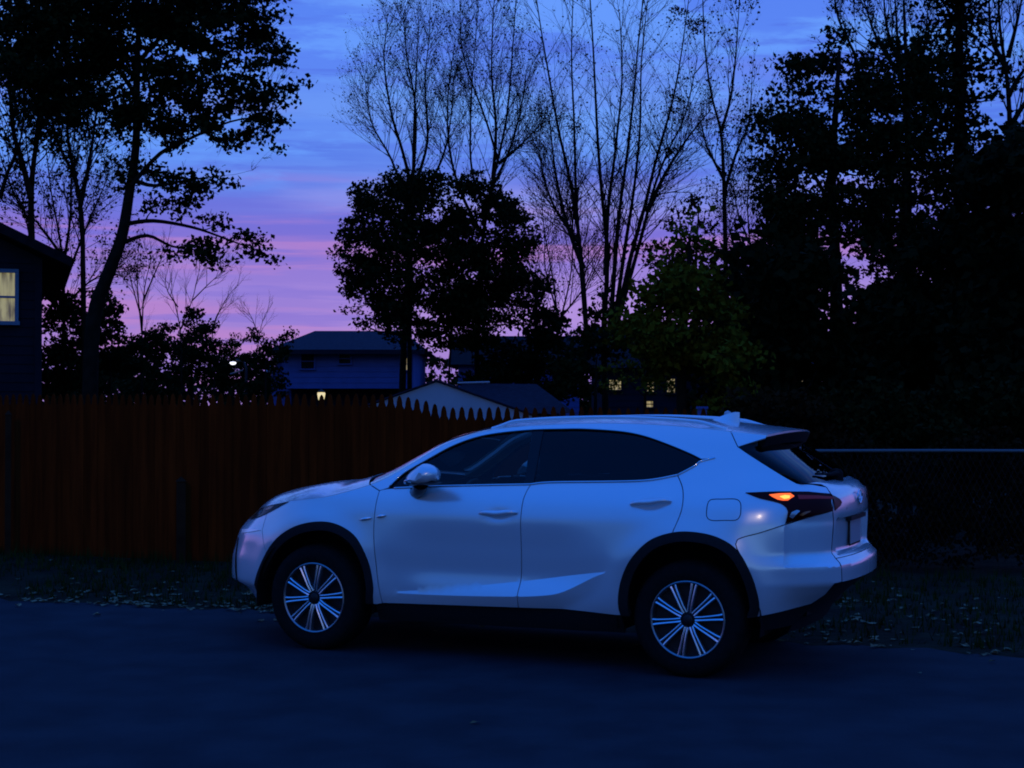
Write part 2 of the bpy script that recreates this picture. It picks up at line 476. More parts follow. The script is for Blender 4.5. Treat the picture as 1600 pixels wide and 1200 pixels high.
def T_part(name, xs, q0, q1, mat, nq=36, parent=None, off=0.0, lip=.012):
    qs = np.linspace(q0, q1, nq + 1)
    V = [T(x, q, off) for x in xs for q in qs]; n = nq + 1; m = len(xs)
    F = [(i*n+j, (i+1)*n+j, (i+1)*n+j+1, i*n+j+1) for i in range(m - 1) for j in range(nq)]
    rim = [j for j in range(n)] + [i*n+nq for i in range(1, m)] + [(m-1)*n+j for j in range(nq-1, -1, -1)] + [i*n for i in range(m-2, 0, -1)]
    b = len(V)
    V += [V[i] - Vector((0, 0, lip)) for i in rim]; k = len(rim)
    F += [(rim[(i+1) % k], rim[i], b + i, b + (i+1) % k) for i in range(k)]
    return mesh_obj(name, V, F, mat, parent or car, True, 35)
fr = lambda a, b, n: np.linspace(a, b, n).tolist()
hood = T_part('hood', fr(-.685, .40, 44), -.995, .995, WHITE)
T_part('windscreen', fr(.43, 1.17, 30), -.925, .925, M['shield'], off=-.008, lip=0)
for s in (-1, 1): T_part('pillar_skin', fr(.41, 1.185, 30), min(s*.925, s*.997), max(s*.925, s*.997), WHITE, 3)
T_part('roof', fr(1.18, 2.85, 60), -.997, .997, WHITE)
sp = T_part('rear_spoiler', fr(2.854, 3.08, 14), -.99, .99, WHITE)
# inner faces: headlining and the light trim inside the front pillars
T_part('headlining', fr(1.2, 2.8, 30), -.95, .95, M['trim'], off=-.04, lip=0)
for s in (-1, 1): T_part('pillar_trim', fr(.45, 1.25, 20), min(s*.86, s*.985), max(s*.86, s*.985), M['trim'], 3, off=-.022, lip=.02)
side_part('rear_spoiler_side', [(2.8545,1.512),(2.97,1.501),(3.08,1.489),(3.075,1.472),(2.9175,1.4185)], WHITE, (sp, sp), gap=.001)
mb = MB()
qs = np.linspace(-.985, .985, 25)
rows = []
for q in qs:
    a = T(3.078, q)
    rows.append([a + Vector((0, 0, -.007)), a + Vector((-.004, 0, -.030)), a + Vector((-.03, 0, -.080)), a + Vector((-.07, 0, -.080)), a + Vector((-.16, 0, -.05))])
V = [p for r in rows for p in r]
F = [(i*5+k, i*5+k+1, (i+1)*5+k+1, (i+1)*5+k) for i in range(24) for k in range(4)] + [tuple(range(5)), tuple(range(24*5+4, 24*5-1, -1))]
mesh_obj('spoiler_underside', V, F, M['shell'], sp, True, 40)

# roof rails
for s in (-1, 1):
    mb = MB(); pts = []; rad = []
    for t in np.linspace(0, 1, 40):
        x = 1.19 + t * 1.62
        p = T(x, s * .90)
        lift = .030 * min(1, sst(0, .10, t) * 1.0, 1 - sst(.88, 1, t) * .95)
        pts.append(p + Vector((0, 0, lift - .004))); rad.append(.013)
    mb.tube(pts, rad, 8)
    mb.build('roof_rail', M['paint'], car, True, 50)
# shark fin
V = []; F = []
prof = [(2.560,1.585,.030),(2.61,1.610,.026),(2.67,1.632,.020),(2.715,1.642,.012),(2.745,1.640,.006),(2.742,1.58,.026)]
zc = [T(p[0], 0).z - .004 for p in prof]
k = (1.642 - 1.595)
for (x, z, hw), zb in zip(prof, zc):
    z = max(zb + .002, z - .012)
    V += [(x, -hw, zb), (x, -hw * .25, z), (x, hw * .25, z), (x, hw, zb)]
for i in range(len(prof) - 1):
    a = i * 4; F += [(a, a+1, a+5, a+4), (a+1, a+2, a+6, a+5), (a+2, a+3, a+7, a+6)]
F += [(3, 2, 1, 0), (20, 21, 22, 23)]
mesh_obj('antenna_fin', V, F, WHITE, car, True, 40)

# --- rear: glass, lip, tailgate, bumper
def xe_glass(z): return 3.285 + (2.916 - 3.285) * (z - 1.197) / (1.418 - 1.197)
xc_glass = pch([1.19,1.25,1.37,1.46],[3.405,3.345,3.185,3.06])
def G(z, q, off=0.0):
    if z <= 1.418: xe = xe_glass(z)
    else: xe = 2.916 + (z - 1.418) * 2.0
    ye = w(xe, z) - .006; a = abs(q)
    return Vector((xe + (xc_glass(z) - xe) * (1 - a ** 2.5) ** (1 / 2.5) + off, q * ye, z))
qq = [sin(t) for t in np.linspace(-pi/2, pi/2, 49)]
zs = fr(1.198, 1.455, 14)
V = [G(z, q) for z in zs for q in qq]; n = len(qq)
F = [(i*n+j, i*n+j+1, (i+1)*n+j+1, (i+1)*n+j) for i in range(len(zs)-1) for j in range(n-1)]
def Rx(y, z, ye=None):
    xs_ = seam(z); ye = w(xs_, z)
    return xs_ + .050 * (1 - min(1, abs(y) / ye) ** 2.2)
REC = lambda y, z: .035 * (1 - sst(.44, .49, abs(y))) * sst(.745, .775, z) * (1 - sst(.96, .985, z))
tg = None
zs2 = [1.172,1.15,1.13,1.10,1.06,1.02,.99,.98,.97,.96,.95,.90,.85,.80,.78,.77,.76,.75,.742]
qs2 = np.linspace(-1, 1, 61)
V2, F2 = [], []
zl = 1.199
for q in qs2: V2.append(G(1.199, max(-.995, min(.995, q * .995))))            # lip meets the glass
for q in qs2:
    e = w(seam(1.172), 1.172); V2.append(Vector((Rx(q * e, 1.172) - .035, q * e * .985, 1.186)))
for z in zs2:
    e = w(seam(z), z)
    for q in qs2: V2.append(Vector((Rx(q*e, z) - REC(q*e, z), q*e, z)))
n2 = len(qs2); m2 = 2 + len(zs2)
F2 = [(i*n2+j+1, i*n2+j, (i+1)*n2+j, (i+1)*n2+j+1) for i in range(m2-1) for j in range(n2-1)]
tg = mesh_obj('tailgate', V2, F2, WHITE, car, True, 35)
mesh_obj('rear_window', V, F, M['tint'], tg, True)
zs3 = [.738,.73,.715,.70,.68,.65,.62,.60]
V2, F2 = [], []
e0 = w(seam(.742), .742)
for q in qs2: V2.append(Vector((Rx(q*e0, .742) - .03, q*e0, .741)))
for z in zs3:
    e = w(seam(z), z)
    for q in qs2: V2.append(Vector((Rx(q*e, z), q*e, z)))
for q in qs2:
    e = w(seam(.60), .60); V2.append(Vector((Rx(q*e, .60) - .05, q*e, .585)))
m3 = 2 + len(zs3)
F2 = [(i*n2+j+1, i*n2+j, (i+1)*n2+j, (i+1)*n2+j+1) for i in range(m3-1) for j in range(n2-1)]
rb = mesh_obj('rear_bumper', V2, F2, WHITE, car, True, 35)
V2, F2 = [], []
for z in (.60, .57, .50, .42, .34, .28):
    e = w(seam(z), z)
    for q in qs2: V2.append(Vector((Rx(q*e, z) - .03, q*e, z - .004)))
F2 = [(i*n2+j+1, i*n2+j, (i+1)*n2+j, (i+1)*n2+j+1) for i in range(5) for j in range(n2-1)]
mesh_obj('rear_diffuser', V2, F2, M['plastic'], car, True, 35)

# rear wiper, plate
mb = MB()
hub = G(1.222, -.06, .02)
mb.lathe([(0, .045), (.03, .042), (.045, .02), (.048, -.03)], 16, tuple(hub), 'z')
mb.tube([hub + Vector((.02, 0, .0)), hub + Vector((.02, -.06, .02)), G(1.235, -.32, .03), G(1.245, -.5, .028)], [.022, .018, .009, .006], 6)
mb.tube([G(1.232, .1, .022), G(1.236, -.1, .026), G(1.24, -.35, .028), G(1.248, -.62, .02)], .008, 5)
mb.build('wiper', M['rubber'], tg, True, 50)
px_ = Rx(0, .875) - .035 + .012
mb = MB(); mb.box((px_, 0, .875), (.006, .31, .155)); pl_ = mb.build('licence_plate', M['plate'], tg)
mb = MB()
mb.box((px_ - .002, 0, .962), (.05, .46, .026)); mb.box((px_ - .004, 0, .875), (.006, .335, .18)); mb.build('plate_holder', M['plastic'], pl_)
mb = MB(); mb.box((px_ - .004, 0, 1.02), (.03, .62, .03)); mb.build('tailgate_strip', M['gloss'], tg)
# oval emblem of the tailgate
mb = MB()
ce = Vector((Rx(0, 1.09) + .004, 0, 1.09))
mb.tube([ce + Vector((.004, .062 * cos(a), .044 * sin(a))) for a in np.linspace(0, 2*pi, 25)], .006, 6)
mb.tube([ce + Vector((.004, .028, .038)), ce + Vector((.004, .002, -.012)), ce + Vector((.004, -.052, -.014))], .006, 6)
mb.build('emblem', M['chrome'], tg, True)

# --- tail lamps: a lens over the corner, its inner end on the tailgate
def Rn(y, z): return Vector((1, y * .25, 0)).normalized()
def Rs(y, z): return Vector((Rx(y, z), y, z))
lens_side = curve([(3.012,1.143),(3.183,1.150),(3.35,1.146)]) + [(seam(1.13)-.004,1.130),(seam(1.03)-.004,1.030)] + curve([(3.366,1.000),(3.250,.962)]) + curve([(3.250,.962),(3.262,1.035),(3.235,1.072),(3.191,1.090),(3.095,1.112),(3.012,1.143)])[1:-1]
tl = side_part('tail_light', lens_side, M['lens'], off=.006, flange=.012, gap=0, h=.018, step=.012, cols=[c for k in range(len(_cols)-1) for c in (_cols[k], (_cols[k]+_cols[k+1])/2)])
e1 = w(seam(1.08), 1.08)
Vp, Fp = patch([(-e1*.995,1.130),(-e1*.995,1.030),(-.43,1.056),(-.40,1.075),(-.43,1.098)], Rs, Rn, gap=0, off=.006, flange=.012, h=.03)
mesh_obj('inner_lens', Vp, Fp, M['lens'], tl[0], True, 35)
v, f = flip(Vp, Fp); mesh_obj('inner_lens', v, f, M['lens'], tl[1], True, 35)
side_part('lamp_element', curve([(3.150,1.131),(3.20,1.137),(3.262,1.138)])+curve([(3.262,1.138),(3.285,1.122),(3.255,1.098),(3.20,1.104),(3.150,1.131)])[1:-1], M['glow'], (tl[0], tl[1]), sides=(0,), off=.008, flange=.003, gap=0, h=.01, step=.008)
side_part('lamp_core', [(3.208,1.120),(3.235,1.128),(3.262,1.124),(3.262,1.110),(3.235,1.106)], M['glowcore'], (tl[0], tl[1]), sides=(0,), off=.0105, flange=.003, gap=0, h=.01, step=.006)
side_part('lamp_strip', [(3.300,1.128),(3.40,1.122),(3.47,1.112),(3.475,1.100),(3.40,1.104),(3.310,1.104)], M['redglow'], (tl[0], tl[1]), sides=(0,), off=.0085, flange=.003, gap=0, h=.014, step=.01)
side_part('reversing_lens', [(3.268,1.005),(3.280,1.030),(3.305,1.042),(3.322,1.036),(3.300,1.012),(3.285,.995)], M['clearlens'], (tl[0], tl[1]), off=.009, flange=.004, gap=0, h=.01, step=.008)
side_part('red_reflector', [(3.318,1.012),(3.345,1.030),(3.375,1.036),(3.372,1.028),(3.335,1.008)], M['amber'], (tl[0], tl[1]), off=.009, flange=.004, gap=0, h=.01, step=.008)

# --- headlamps, daytime strip, slit, grille and nose
hl = side_part('headlight', curve([(-.225,1.006),(-.40,.975),(-.55,.944),(-.66,.905)]) + [(-.70,.855)] + curve([(-.70,.855),(-.60,.868),(-.44,.915),(-.225,1.006)])[1:-1], M['head'], off=.006, flange=.012, gap=0, h=.02, step=.014)
side_part('indicator', [(-.36,.972),(-.42,.962),(-.46,.935),(-.40,.945)], M['amber'], hl, off=.009, flange=.004, gap=0, h=.01, step=.01)
side_part('lamp_element', [(-.50,.935),(-.55,.925),(-.57,.898),(-.52,.905)], M['clearlens'], hl, off=.009, flange=.004, gap=0, h=.01, step=.01)
side_part('running_light', [(-.745,.782),(-.60,.800),(-.475,.800),(-.60,.778),(-.73,.760)], M['bright'], off=.006, flange=.01, gap=0, h=.02, step=.015)
side_part('bumper_slit', [(-.805,.72),(-.785,.72),(-.760,.55),(-.745,.36),(-.765,.345),(-.790,.52)], M['gloss'], off=.003, flange=.006, gap=0, h=.02, step=.02)
V2, F2 = [], []
zf = fr(.925, .29, 22)
def Fx(y, z):
    xe = -.95 + nose(z); xc = -1.07 + nose(z); ye = max(.1, w(xe, z))
    return xe + (xc - xe) * (1 - min(1, abs(y) / ye) ** 2.2)
for z in zf:
    e = w(-.95 + nose(z), z)
    for q in qs2: V2.append(Vector((Fx(q*e, z), q*e, z)))
F2 = [(i*n2+j, i*n2+j+1, (i+1)*n2+j+1, (i+1)*n2+j) for i in range(len(zf)-1) for j in range(n2-1)]
fb = mesh_obj('front_bumper', V2, F2, WHITE, car, True, 40)
def Fs(y, z): return Vector((Fx(y, z), y, z))
Vg, Fg = patch([(-.36,.88),(-.20,.66),(-.40,.36),(.40,.36),(.20,.66),(.36,.88)], Fs, lambda y, z: Vector((-1, y * .3, .15)).normalized(), gap=0, off=.008, flange=.01, h=.05)
gk = mesh_obj('grille', Vg, Fg, M['gloss'], car, True, 35)
mb = MB()
for z in fr(.42, .84, 10):
    hw = (.20 + abs(z - .66) * .62) if z < .66 else (.20 + (z - .66) * .7)
    mb.tube([Fs(y, z) + Vector((-.014, 0, 0)) for y in fr(-hw, hw, 9)], .006, 5)
mb.build('grille_bar', M['chrome'], gk, True)

# --- door handles, fuel flap, mirrors
for (x0, z0, x1, z1), doors in (((1.262, .972, 1.530, .984), fdoors), ((2.292, 1.054, 2.553, 1.080), rdoors)):
    for s, sg in ((0, 1), (1, -1)):
        mb = MB(); pts = []; rad = []
        for t in np.linspace(0, 1, 15):
            x = x0 + (x1 - x0) * t; z = z0 + (z1 - z0) * t + .006 * sin(pi * t)
            p = S(x, z, .006 + .030 * sin(pi * min(1, max(0, t))) ** .5)
            pts.append((p.x, p.y * sg, p.z)); rad.append(.008 + .0125 * sin(pi * t) ** .6)
        mb.tube(pts, rad, 8)
        mb.build('handle', WHITE, doors[s], True, 50)
fu = curve([(2.786,1.06),(2.801,1.097),(2.88,1.104),(2.960,1.105),(2.990,1.083),(2.997,1.04),(2.994,1.007),(2.972,.982),(2.90,.978),(2.823,.976),(2.790,.998),(2.786,1.06)], .01)
mb = MB(); mb.tube([S(x, z, -.0005) for x, z in fu], .0028, 5, False); mb.build('fuel_flap_gap', M['shell'], car, True)

# bright slivers added for a lamp glint, either side of the front door gap
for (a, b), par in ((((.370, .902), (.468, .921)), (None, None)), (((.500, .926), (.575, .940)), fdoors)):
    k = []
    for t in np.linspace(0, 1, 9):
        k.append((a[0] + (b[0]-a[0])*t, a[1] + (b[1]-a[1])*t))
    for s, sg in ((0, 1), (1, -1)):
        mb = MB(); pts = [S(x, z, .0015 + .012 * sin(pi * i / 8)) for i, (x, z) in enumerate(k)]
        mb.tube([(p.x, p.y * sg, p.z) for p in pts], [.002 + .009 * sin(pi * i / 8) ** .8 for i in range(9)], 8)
        mb.build('glint_sliver', M['bright'], par[s] or car, True)

def mirror(s):
    root_pts = []
    V = []; F = []
    # lofted shell: rings along y from the door outwards
    rings = [(-.845, .80, 1.185, .045, .028), (-.88, .83, 1.20, .085, .05), (-.92, .87, 1.215, .125, .066), (-.97, .90, 1.222, .14, .072),
             (-1.02, .905, 1.225, .125, .066), (-1.05, .905, 1.222, .085, .048), (-1.065, .90, 1.218, .03, .02)]
    n = 20
    for y, cx, cz, rx, rz in rings:
        for k in range(n):
            a = 2 * pi * k / n
            # blunt at the back (towards +x), tapered and drooping to the front
            px = cx + rx * (cos(a) if cos(a) < 0 else cos(a) * .82)
            pz = cz + rz * sin(a) * (1.0 if cos(a) > -.2 else 1 - .55 * (-cos(a) - .2)) - .035 * max(0, -cos(a))
            V.append((px, y, pz))
    for i in range(len(rings) - 1):
        for k in range(n):
            j = (k + 1) % n
            F.append((i*n+k, i*n+j, (i+1)*n+j, (i+1)*n+k))
    F += [tuple(range(n)), tuple((len(rings)-1)*n + k for k in range(n-1, -1, -1))]
    if s: V = [(x, -y, z) for x, y, z in V]; F = [f[::-1] for f in F]
    o = mesh_obj('side_mirror', V, F, WHITE, car, True, 50)
    sg = -1 if s else 1
    mb = MB()
    mb.tube([(.74, -.80*sg, 1.095), (.79, -.87*sg, 1.10), (.84, -.93*sg, 1.135), (.86, -.96*sg, 1.165)], [.045, .045, .05, .058], 10)
    mb.build('mirror_foot', M['gloss'], o, True, 50)
    mb = MB()
    mb.tube([(.745, -.93*sg, 1.158), (.76, -.99*sg, 1.165), (.79, -1.045*sg, 1.178), (.84, -1.07*sg, 1.19)], [.006, .009, .009, .005], 6)
    mb.build('mirror_strip', M['chrome'], o, True)
    # black lower shell
    mb = MB()
    pts = [(.80 + .17 * t, (-.86 - .20 * t) * sg, 1.163 + .012 * t) for t in np.linspace(0, 1, 8)]
    V = []
    for y, cx, cz, rx, rz in rings[1:6]:
        for t in np.linspace(-1, 1, 9):
            V.append((cx + rx * .86 * t + .008, y * sg, cz - rz * (.98 - .35 * t * t) - .004 - .028 * max(0, -t)))
    F = [(i*9+k, i*9+k+1, (i+1)*9+k+1, (i+1)*9+k) for i in range(4) for k in range(8)]
    mesh_obj('mirror_base', V, F if s == 0 else [f[::-1] for f in F], M['gloss'], o, True)
mirror(0); mirror(1)

# --- wheels
def wheel(x, s):
    y0 = -.87 * (1 if s == 0 else -1)
    e = bpy.data.objects.new('wheel', None); COL.objects.link(e); e.parent = car; e.location = (x, y0, .36)
    if s: e.rotation_euler = (0, 0, pi)
    mb = MB()
    mb.lathe([(.232, .015), (.240, -.010), (.262, -.020), (.300, -.022), (.335, -.012), (.352, .010), (.3595, .035), (.362, .07), (.362, .17), (.357, .20), (.335, .22), (.25, .22)], 64)
    for k in range(64):   # tread blocks on the shoulder
        a = 2 * pi * k / 64
        c, s_ = cos(a), sin(a)
        mb.add([(r * cos(a + da), yy, r * sin(a + da)) for r, yy, da in ((.3345, -.0135, 0), (.3545, .012, 0), (.3545, .012, .03), (.3345, -.0135, .03))], [(0, 1, 2, 3)])
    mb.build('tyre', M['rubber'], e, True, 40)
    mb = MB()
    mb.lathe([(.2385, .012), (.2400, -.014), (.2340, -.018), (.2260, -.012), (.2230, .02), (.2150, .10), (.2150, .19)], 64)
    rim = mb.build('rim', M['rimlip'], e, True, 35)
    mb = MB(); mb.lathe([(.224, .05), (.05, .06), (0, .06)], 40); mb.build('brake_disc', M['alloydark'], rim, True)
    for k in range(10):
        a = 2 * pi * k / 10 + .12
        ca, sa = cos(a), sin(a)
        mb = MB()
        for sd in (-1, 1):   # twin ridges of each spoke
            rows = []
            for r, hw, off, dep in ((.046, .0088, .009, -.004), (.09, .0070, .0092, -.014), (.15, .0074, .0106, -.014), (.20, .0082, .0126, -.013), (.2265, .0096, .0155, -.011)):
                c0 = sd * off
                rows.append([(r, dep + .03, c0 - hw), (r, dep + .001, c0 - hw * .8), (r, dep - .003, c0 + sd * hw * .1), (r, dep + .001, c0 + hw * .8), (r, dep + .03, c0 + hw)])
            V = [(q[0]*ca - q[2]*sa, q[1], q[0]*sa + q[2]*ca) for row in rows for q in row]
            F = [(i*5+j, i*5+j+1, (i+1)*5+j+1, (i+1)*5+j) for i in range(4) for j in range(4)]
            mb.add(V, F)
        mb.build('spoke', M['alloy'], rim, True, 35)
    mb = MB(); mb.lathe([(0, -.010), (.024, -.009), (.032, -.004), (.034, .02)], 24)
    mb.build('hub_cap', M['alloydark'], rim, True, 40)
    mb = MB()
    for k in range(5):
        a = 2 * pi * k / 5 + .3
        mb.lathe([(0, -.004), (.008, -.004), (.009, .02)], 8, (.052 * cos(a), 0, .052 * sin(a)))
    mb.lathe([(.036, .0), (.066, .004), (.068, .03)], 30)
    mb.build('wheel_hub', M['alloydark'], rim, True, 40)
for s in (0, 1):
    for x in (0, 2.66): wheel(x, s)
# wheel housings and the floor of the car
mb = MB()
for cx in (0, 2.66):
    for sg in (-1, 1):
        n = 20; prof = []
        V = []
        for k in range(n + 1):
            a = -.18 + (pi + .36) * k / n
            V += [(cx + .46 * cos(a), sg * .885, .36 + .46 * sin(a)), (cx + .46 * cos(a), sg * .50, .36 + .46 * sin(a))]
        F = [(2*k, 2*k+1, 2*k+3, 2*k+2) for k in range(n)]
        V.append((cx, sg * .50, .36)); c_ = len(V) - 1
        F += [(c_, 2*k+1, 2*k+3) for k in range(n)]
        mb.add(V, F)
mb.box((1.33, 0, .31), (1.70, 1.60, .12)); mb.box((1.30, 0, .36), (3.6, .96, .14)); mb.box((3.16, 0, .42), (.30, 1.0, .10))
mb.build('underbody', M['shell'], car)
# exhaust tip
# --- inside: seats, dashboard, steering wheel
def seat(x, y, wd, name):
    mb = MB()
    mb.box((x, y, .56), (.50, wd, .18)); 
    V = []
    for t, th in ((0, .14), (.35, .15), (.7, .13), (1, .09)):
        cx = x + .24 + .16 * t; z = .60 + .56 * t; h = wd / 2 * (1 - .12 * t)
        V += [(cx - th/2, y - h, z), (cx + th/2, y - h, z), (cx + th/2, y + h, z), (cx - th/2, y + h, z)]
    F = [(i*4+k, i*4+(k+1) % 4, (i+1)*4+(k+1) % 4, (i+1)*4+k) for i in range(3) for k in range(4)] + [(12, 13, 14, 15)]
    mb.add(V, F)
    return mb
for y in (-.38, .38):
    mb = seat(1.15, y, .50, 'seat'); st = mb.build('seat', M['seat'], car)
    mb = MB(); mb.box((1.57, y, 1.27), (.10, .26, .17)); mb.build('headrest', M['seat'], st)
mb = seat(2.0, 0, .94, 'seat'); st = mb.build('rear_bench', M['seat'], car)
mb = MB()
mb.prism([(.30,1.04),(.62,1.09),(.78,1.05),(.82,.90),(.75,.60),(.30,.60)], -.70, .70); mb.build('dashboard', M['dash'], car)
mb = MB(); c0 = Vector((.93, -.38, .98))
mb.tube([c0 + Vector((.05 * sin(a), .185 * cos(a), .18 * sin(a))) for a in np.linspace(0, 2*pi, 29)], .014, 6)
mb.tube([c0, c0 + Vector((-.14, 0, -.06))], .05, 8); mb.tube([c0 + Vector((0, -.18, 0)), c0 + Vector((0, .18, 0))], .016, 6)
mb.build('steering_wheel', M['seat'], car, True)

# ================================================================== THE SETTING
M['asphalt'] = noisy('asphalt', (.024, .028, .034), (.036, .040, .048), 2.2, .92, bump=.6, bscale=70, spec=.05, bdist=.01)
M['soil'] = noisy('leafy_soil', (.014, .011, .007), (.030, .026, .014), 2.5, .95, bump=.8, bscale=14, spec=.05, bdist=.05)
M['fence'] = noisy('stained_cedar', (.095, .013, .002), (.155, .022, .003), 3, .9, bump=.3, bscale=30, stretch=(6, 6, .5), spec=.03)
def per_board(m):
    nt = m.node_tree; N = nt.nodes; L = nt.links; b = N['Principled BSDF']
    src = b.inputs['Base Color'].links[0].from_socket
    g = N.new('ShaderNodeNewGeometry'); mr = N.new('ShaderNodeMapRange'); mr.inputs['To Min'].default_value = .72; mr.inputs['To Max'].default_value = 1.18
    L.new(g.outputs['Random Per Island'], mr.inputs['Value'])
    mx = N.new('ShaderNodeMix'); mx.data_type = 'RGBA'; mx.blend_type = 'MULTIPLY'; mx.inputs[0].default_value = 1
    L.new(src, mx.inputs[6]); L.new(mr.outputs[0], mx.inputs[7]); L.new(mx.outputs[2], b.inputs['Base Color'])
per_board(M['fence'])
M['post'] = noisy('weathered_post', (.03, .012, .006), (.05, .022, .01), 6, .9, spec=.05)
M['galv'] = mat_('galvanised_steel', (.10, .115, .12), .6, .3)
M['wire'] = mat_('dull_wire', (.012, .012, .013), .9)
M['siding_blue'] = noisy('pale_blue_siding', (.06, .09, .24), (.075, .105, .28), 2, .85, spec=.1)
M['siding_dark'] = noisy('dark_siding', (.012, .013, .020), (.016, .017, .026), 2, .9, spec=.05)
M['siding_grey'] = noisy('grey_siding', (.40, .44, .48), (.46, .49, .53), 2, .8, spec=.2)
M['shingle'] = noisy('roof_shingle', (.022, .022, .035), (.036, .036, .055), 9, .9, bump=.4, bscale=30, spec=.05)
M['shingle_dark'] = noisy('dark_shingle', (.008, .008, .011), (.014, .014, .018), 9, .9, bump=.4, bscale=30, spec=.05)
M['trimwhite'] = mat_('white_trim', (.5, .52, .55), .6)
M['trimblue'] = mat_('blue_trim', (.10, .18, .26), .6)
M['darkpane'] = mat_('dark_pane', (.012, .013, .016), .08)
M['bark'] = noisy('bark', (.010, .008, .006), (.018, .014, .010), 8, .95, bump=.5, bscale=20, spec=.03)
M['leafdark'] = noisy('dark_leaves', (.008, .011, .003), (.018, .022, .006), 1.2, .9, spec=.02)
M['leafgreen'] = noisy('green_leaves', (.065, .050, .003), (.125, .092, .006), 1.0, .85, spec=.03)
M['leafrust'] = noisy('rust_leaves', (.018, .010, .004), (.034, .016, .006), 1.2, .9, spec=.02)
M['needle'] = noisy('needles', (.006, .009, .003), (.013, .017, .006), 1.2, .9, spec=.02)
M['bulb'] = mat_('lamp_glow', (.6, .55, .4), .5, emit=(1.0, .82, .36), es=.85)
M['bulbwhite'] = mat_('street_lamp_glow', (.6, .6, .6), .5, emit=(.95, .92, 1.0), es=1.4)
M['iron'] = mat_('dark_iron', (.02, .02, .022), .5, .5)

def lit_pane(name, c1, c2, strength):
    """a lit room behind glass: curtain folds and a darker sill line"""
    m = mat_(name, (.2, .19, .16), .3)
    nt = m.node_tree; N = nt.nodes; L = nt.links; b = N['Principled BSDF']
    tc = N.new('ShaderNodeTexCoord'); mp = N.new('ShaderNodeMapping'); mp.inputs['Scale'].default_value = (9, 1, 1.6)
    no = N.new('ShaderNodeTexNoise'); no.inputs['Scale'].default_value = 1.1; no.inputs['Detail'].default_value = 5
    cr = N.new('ShaderNodeValToRGB'); cr.color_ramp.elements[0].position = .36; cr.color_ramp.elements[1].position = .6
    cr.color_ramp.elements[0].color = (*c1, 1); cr.color_ramp.elements[1].color = (*c2, 1)
    L.new(tc.outputs['Object'], mp.inputs[0]); L.new(mp.outputs[0], no.inputs['Vector']); L.new(no.outputs['Fac'], cr.inputs[0])
    L.new(cr.outputs[0], b.inputs['Emission Color']); b.inputs['Emission Strength'].default_value = strength
    return m
M['litwin'] = lit_pane('lit_window', (.10, .07, .02), (.46, .42, .20), .62)
M['litwarm'] = lit_pane('warm_window', (.12, .08, .02), (.75, .60, .28), .5)

# --- ground: level by the road, falling away behind the fence
def edge_y(X):        # far edge of the asphalt
    return float(np.interp(X, [-40, -12, -4.4, -2.2, 0, 1.77, 3.42, 12, 40], [24.5, 16.6, 13.25, 12.55, 11.75, 11.02, 10.25, 6.6, -6]))
def fence_y(X):
    return float(np.interp(X, [-14, -5.65, -3.2, .6, 2.6, 9, 16], [20.6, 17.0, 16.0, 15.1, 14.8, 14.3, 13.8]))
def gz(X, Y):
    d = Y - fence_y(X) - 1.0
    z = -2.6 * sst(0, 10, d) * (1 - sst(2, 7, X) * (1 - sst(8, 22, d)))
    if Y > edge_y(X) + .1: z += .05 * sst(0, 1.2, Y - edge_y(X) - .1)
    return z
xs = sorted(set(np.arange(-14, 14.1, .5).tolist() + [-700, -350, -180, -100, -60, -40, -30, -24, -19, 19, 24, 30, 40, 60, 100, 180, 350, 700]))
ys = sorted(set(np.arange(5, 32, .5).tolist() + [-300, -120, -50, -20, -8, 0, 35, 40, 48, 60, 80, 120, 200, 400, 900]))
V = [(x, y, gz(x, y)) for y in ys for x in xs]; n = len(xs)
F = [(i*n+j, i*n+j+1, (i+1)*n+j+1, (i+1)*n+j) for i in range(len(ys)-1) for j in range(n-1)]
setting(mesh_obj('ground', V, F, M['soil'], None, True))
ex = np.concatenate([np.arange(-40, -14, 2), np.arange(-14, 12, .12), np.arange(12, 41, 2)]).tolist()
V = []
for i, x in enumerate(ex):
    jit = .07 * sin(x * 5.1) + .06 * sin(x * 13.7 + 1) + RND.uniform(-.05, .05)
    V += [(x, -60, .004), (x, edge_y(x) + jit - .5, .004), (x, edge_y(x) + jit, .004)]
F = [(3*i+k, 3*i+3+k, 3*i+4+k, 3*i+1+k) for i in range(len(ex)-1) for k in (0, 1)]
setting(mesh_obj('road', V, F, M['asphalt']))

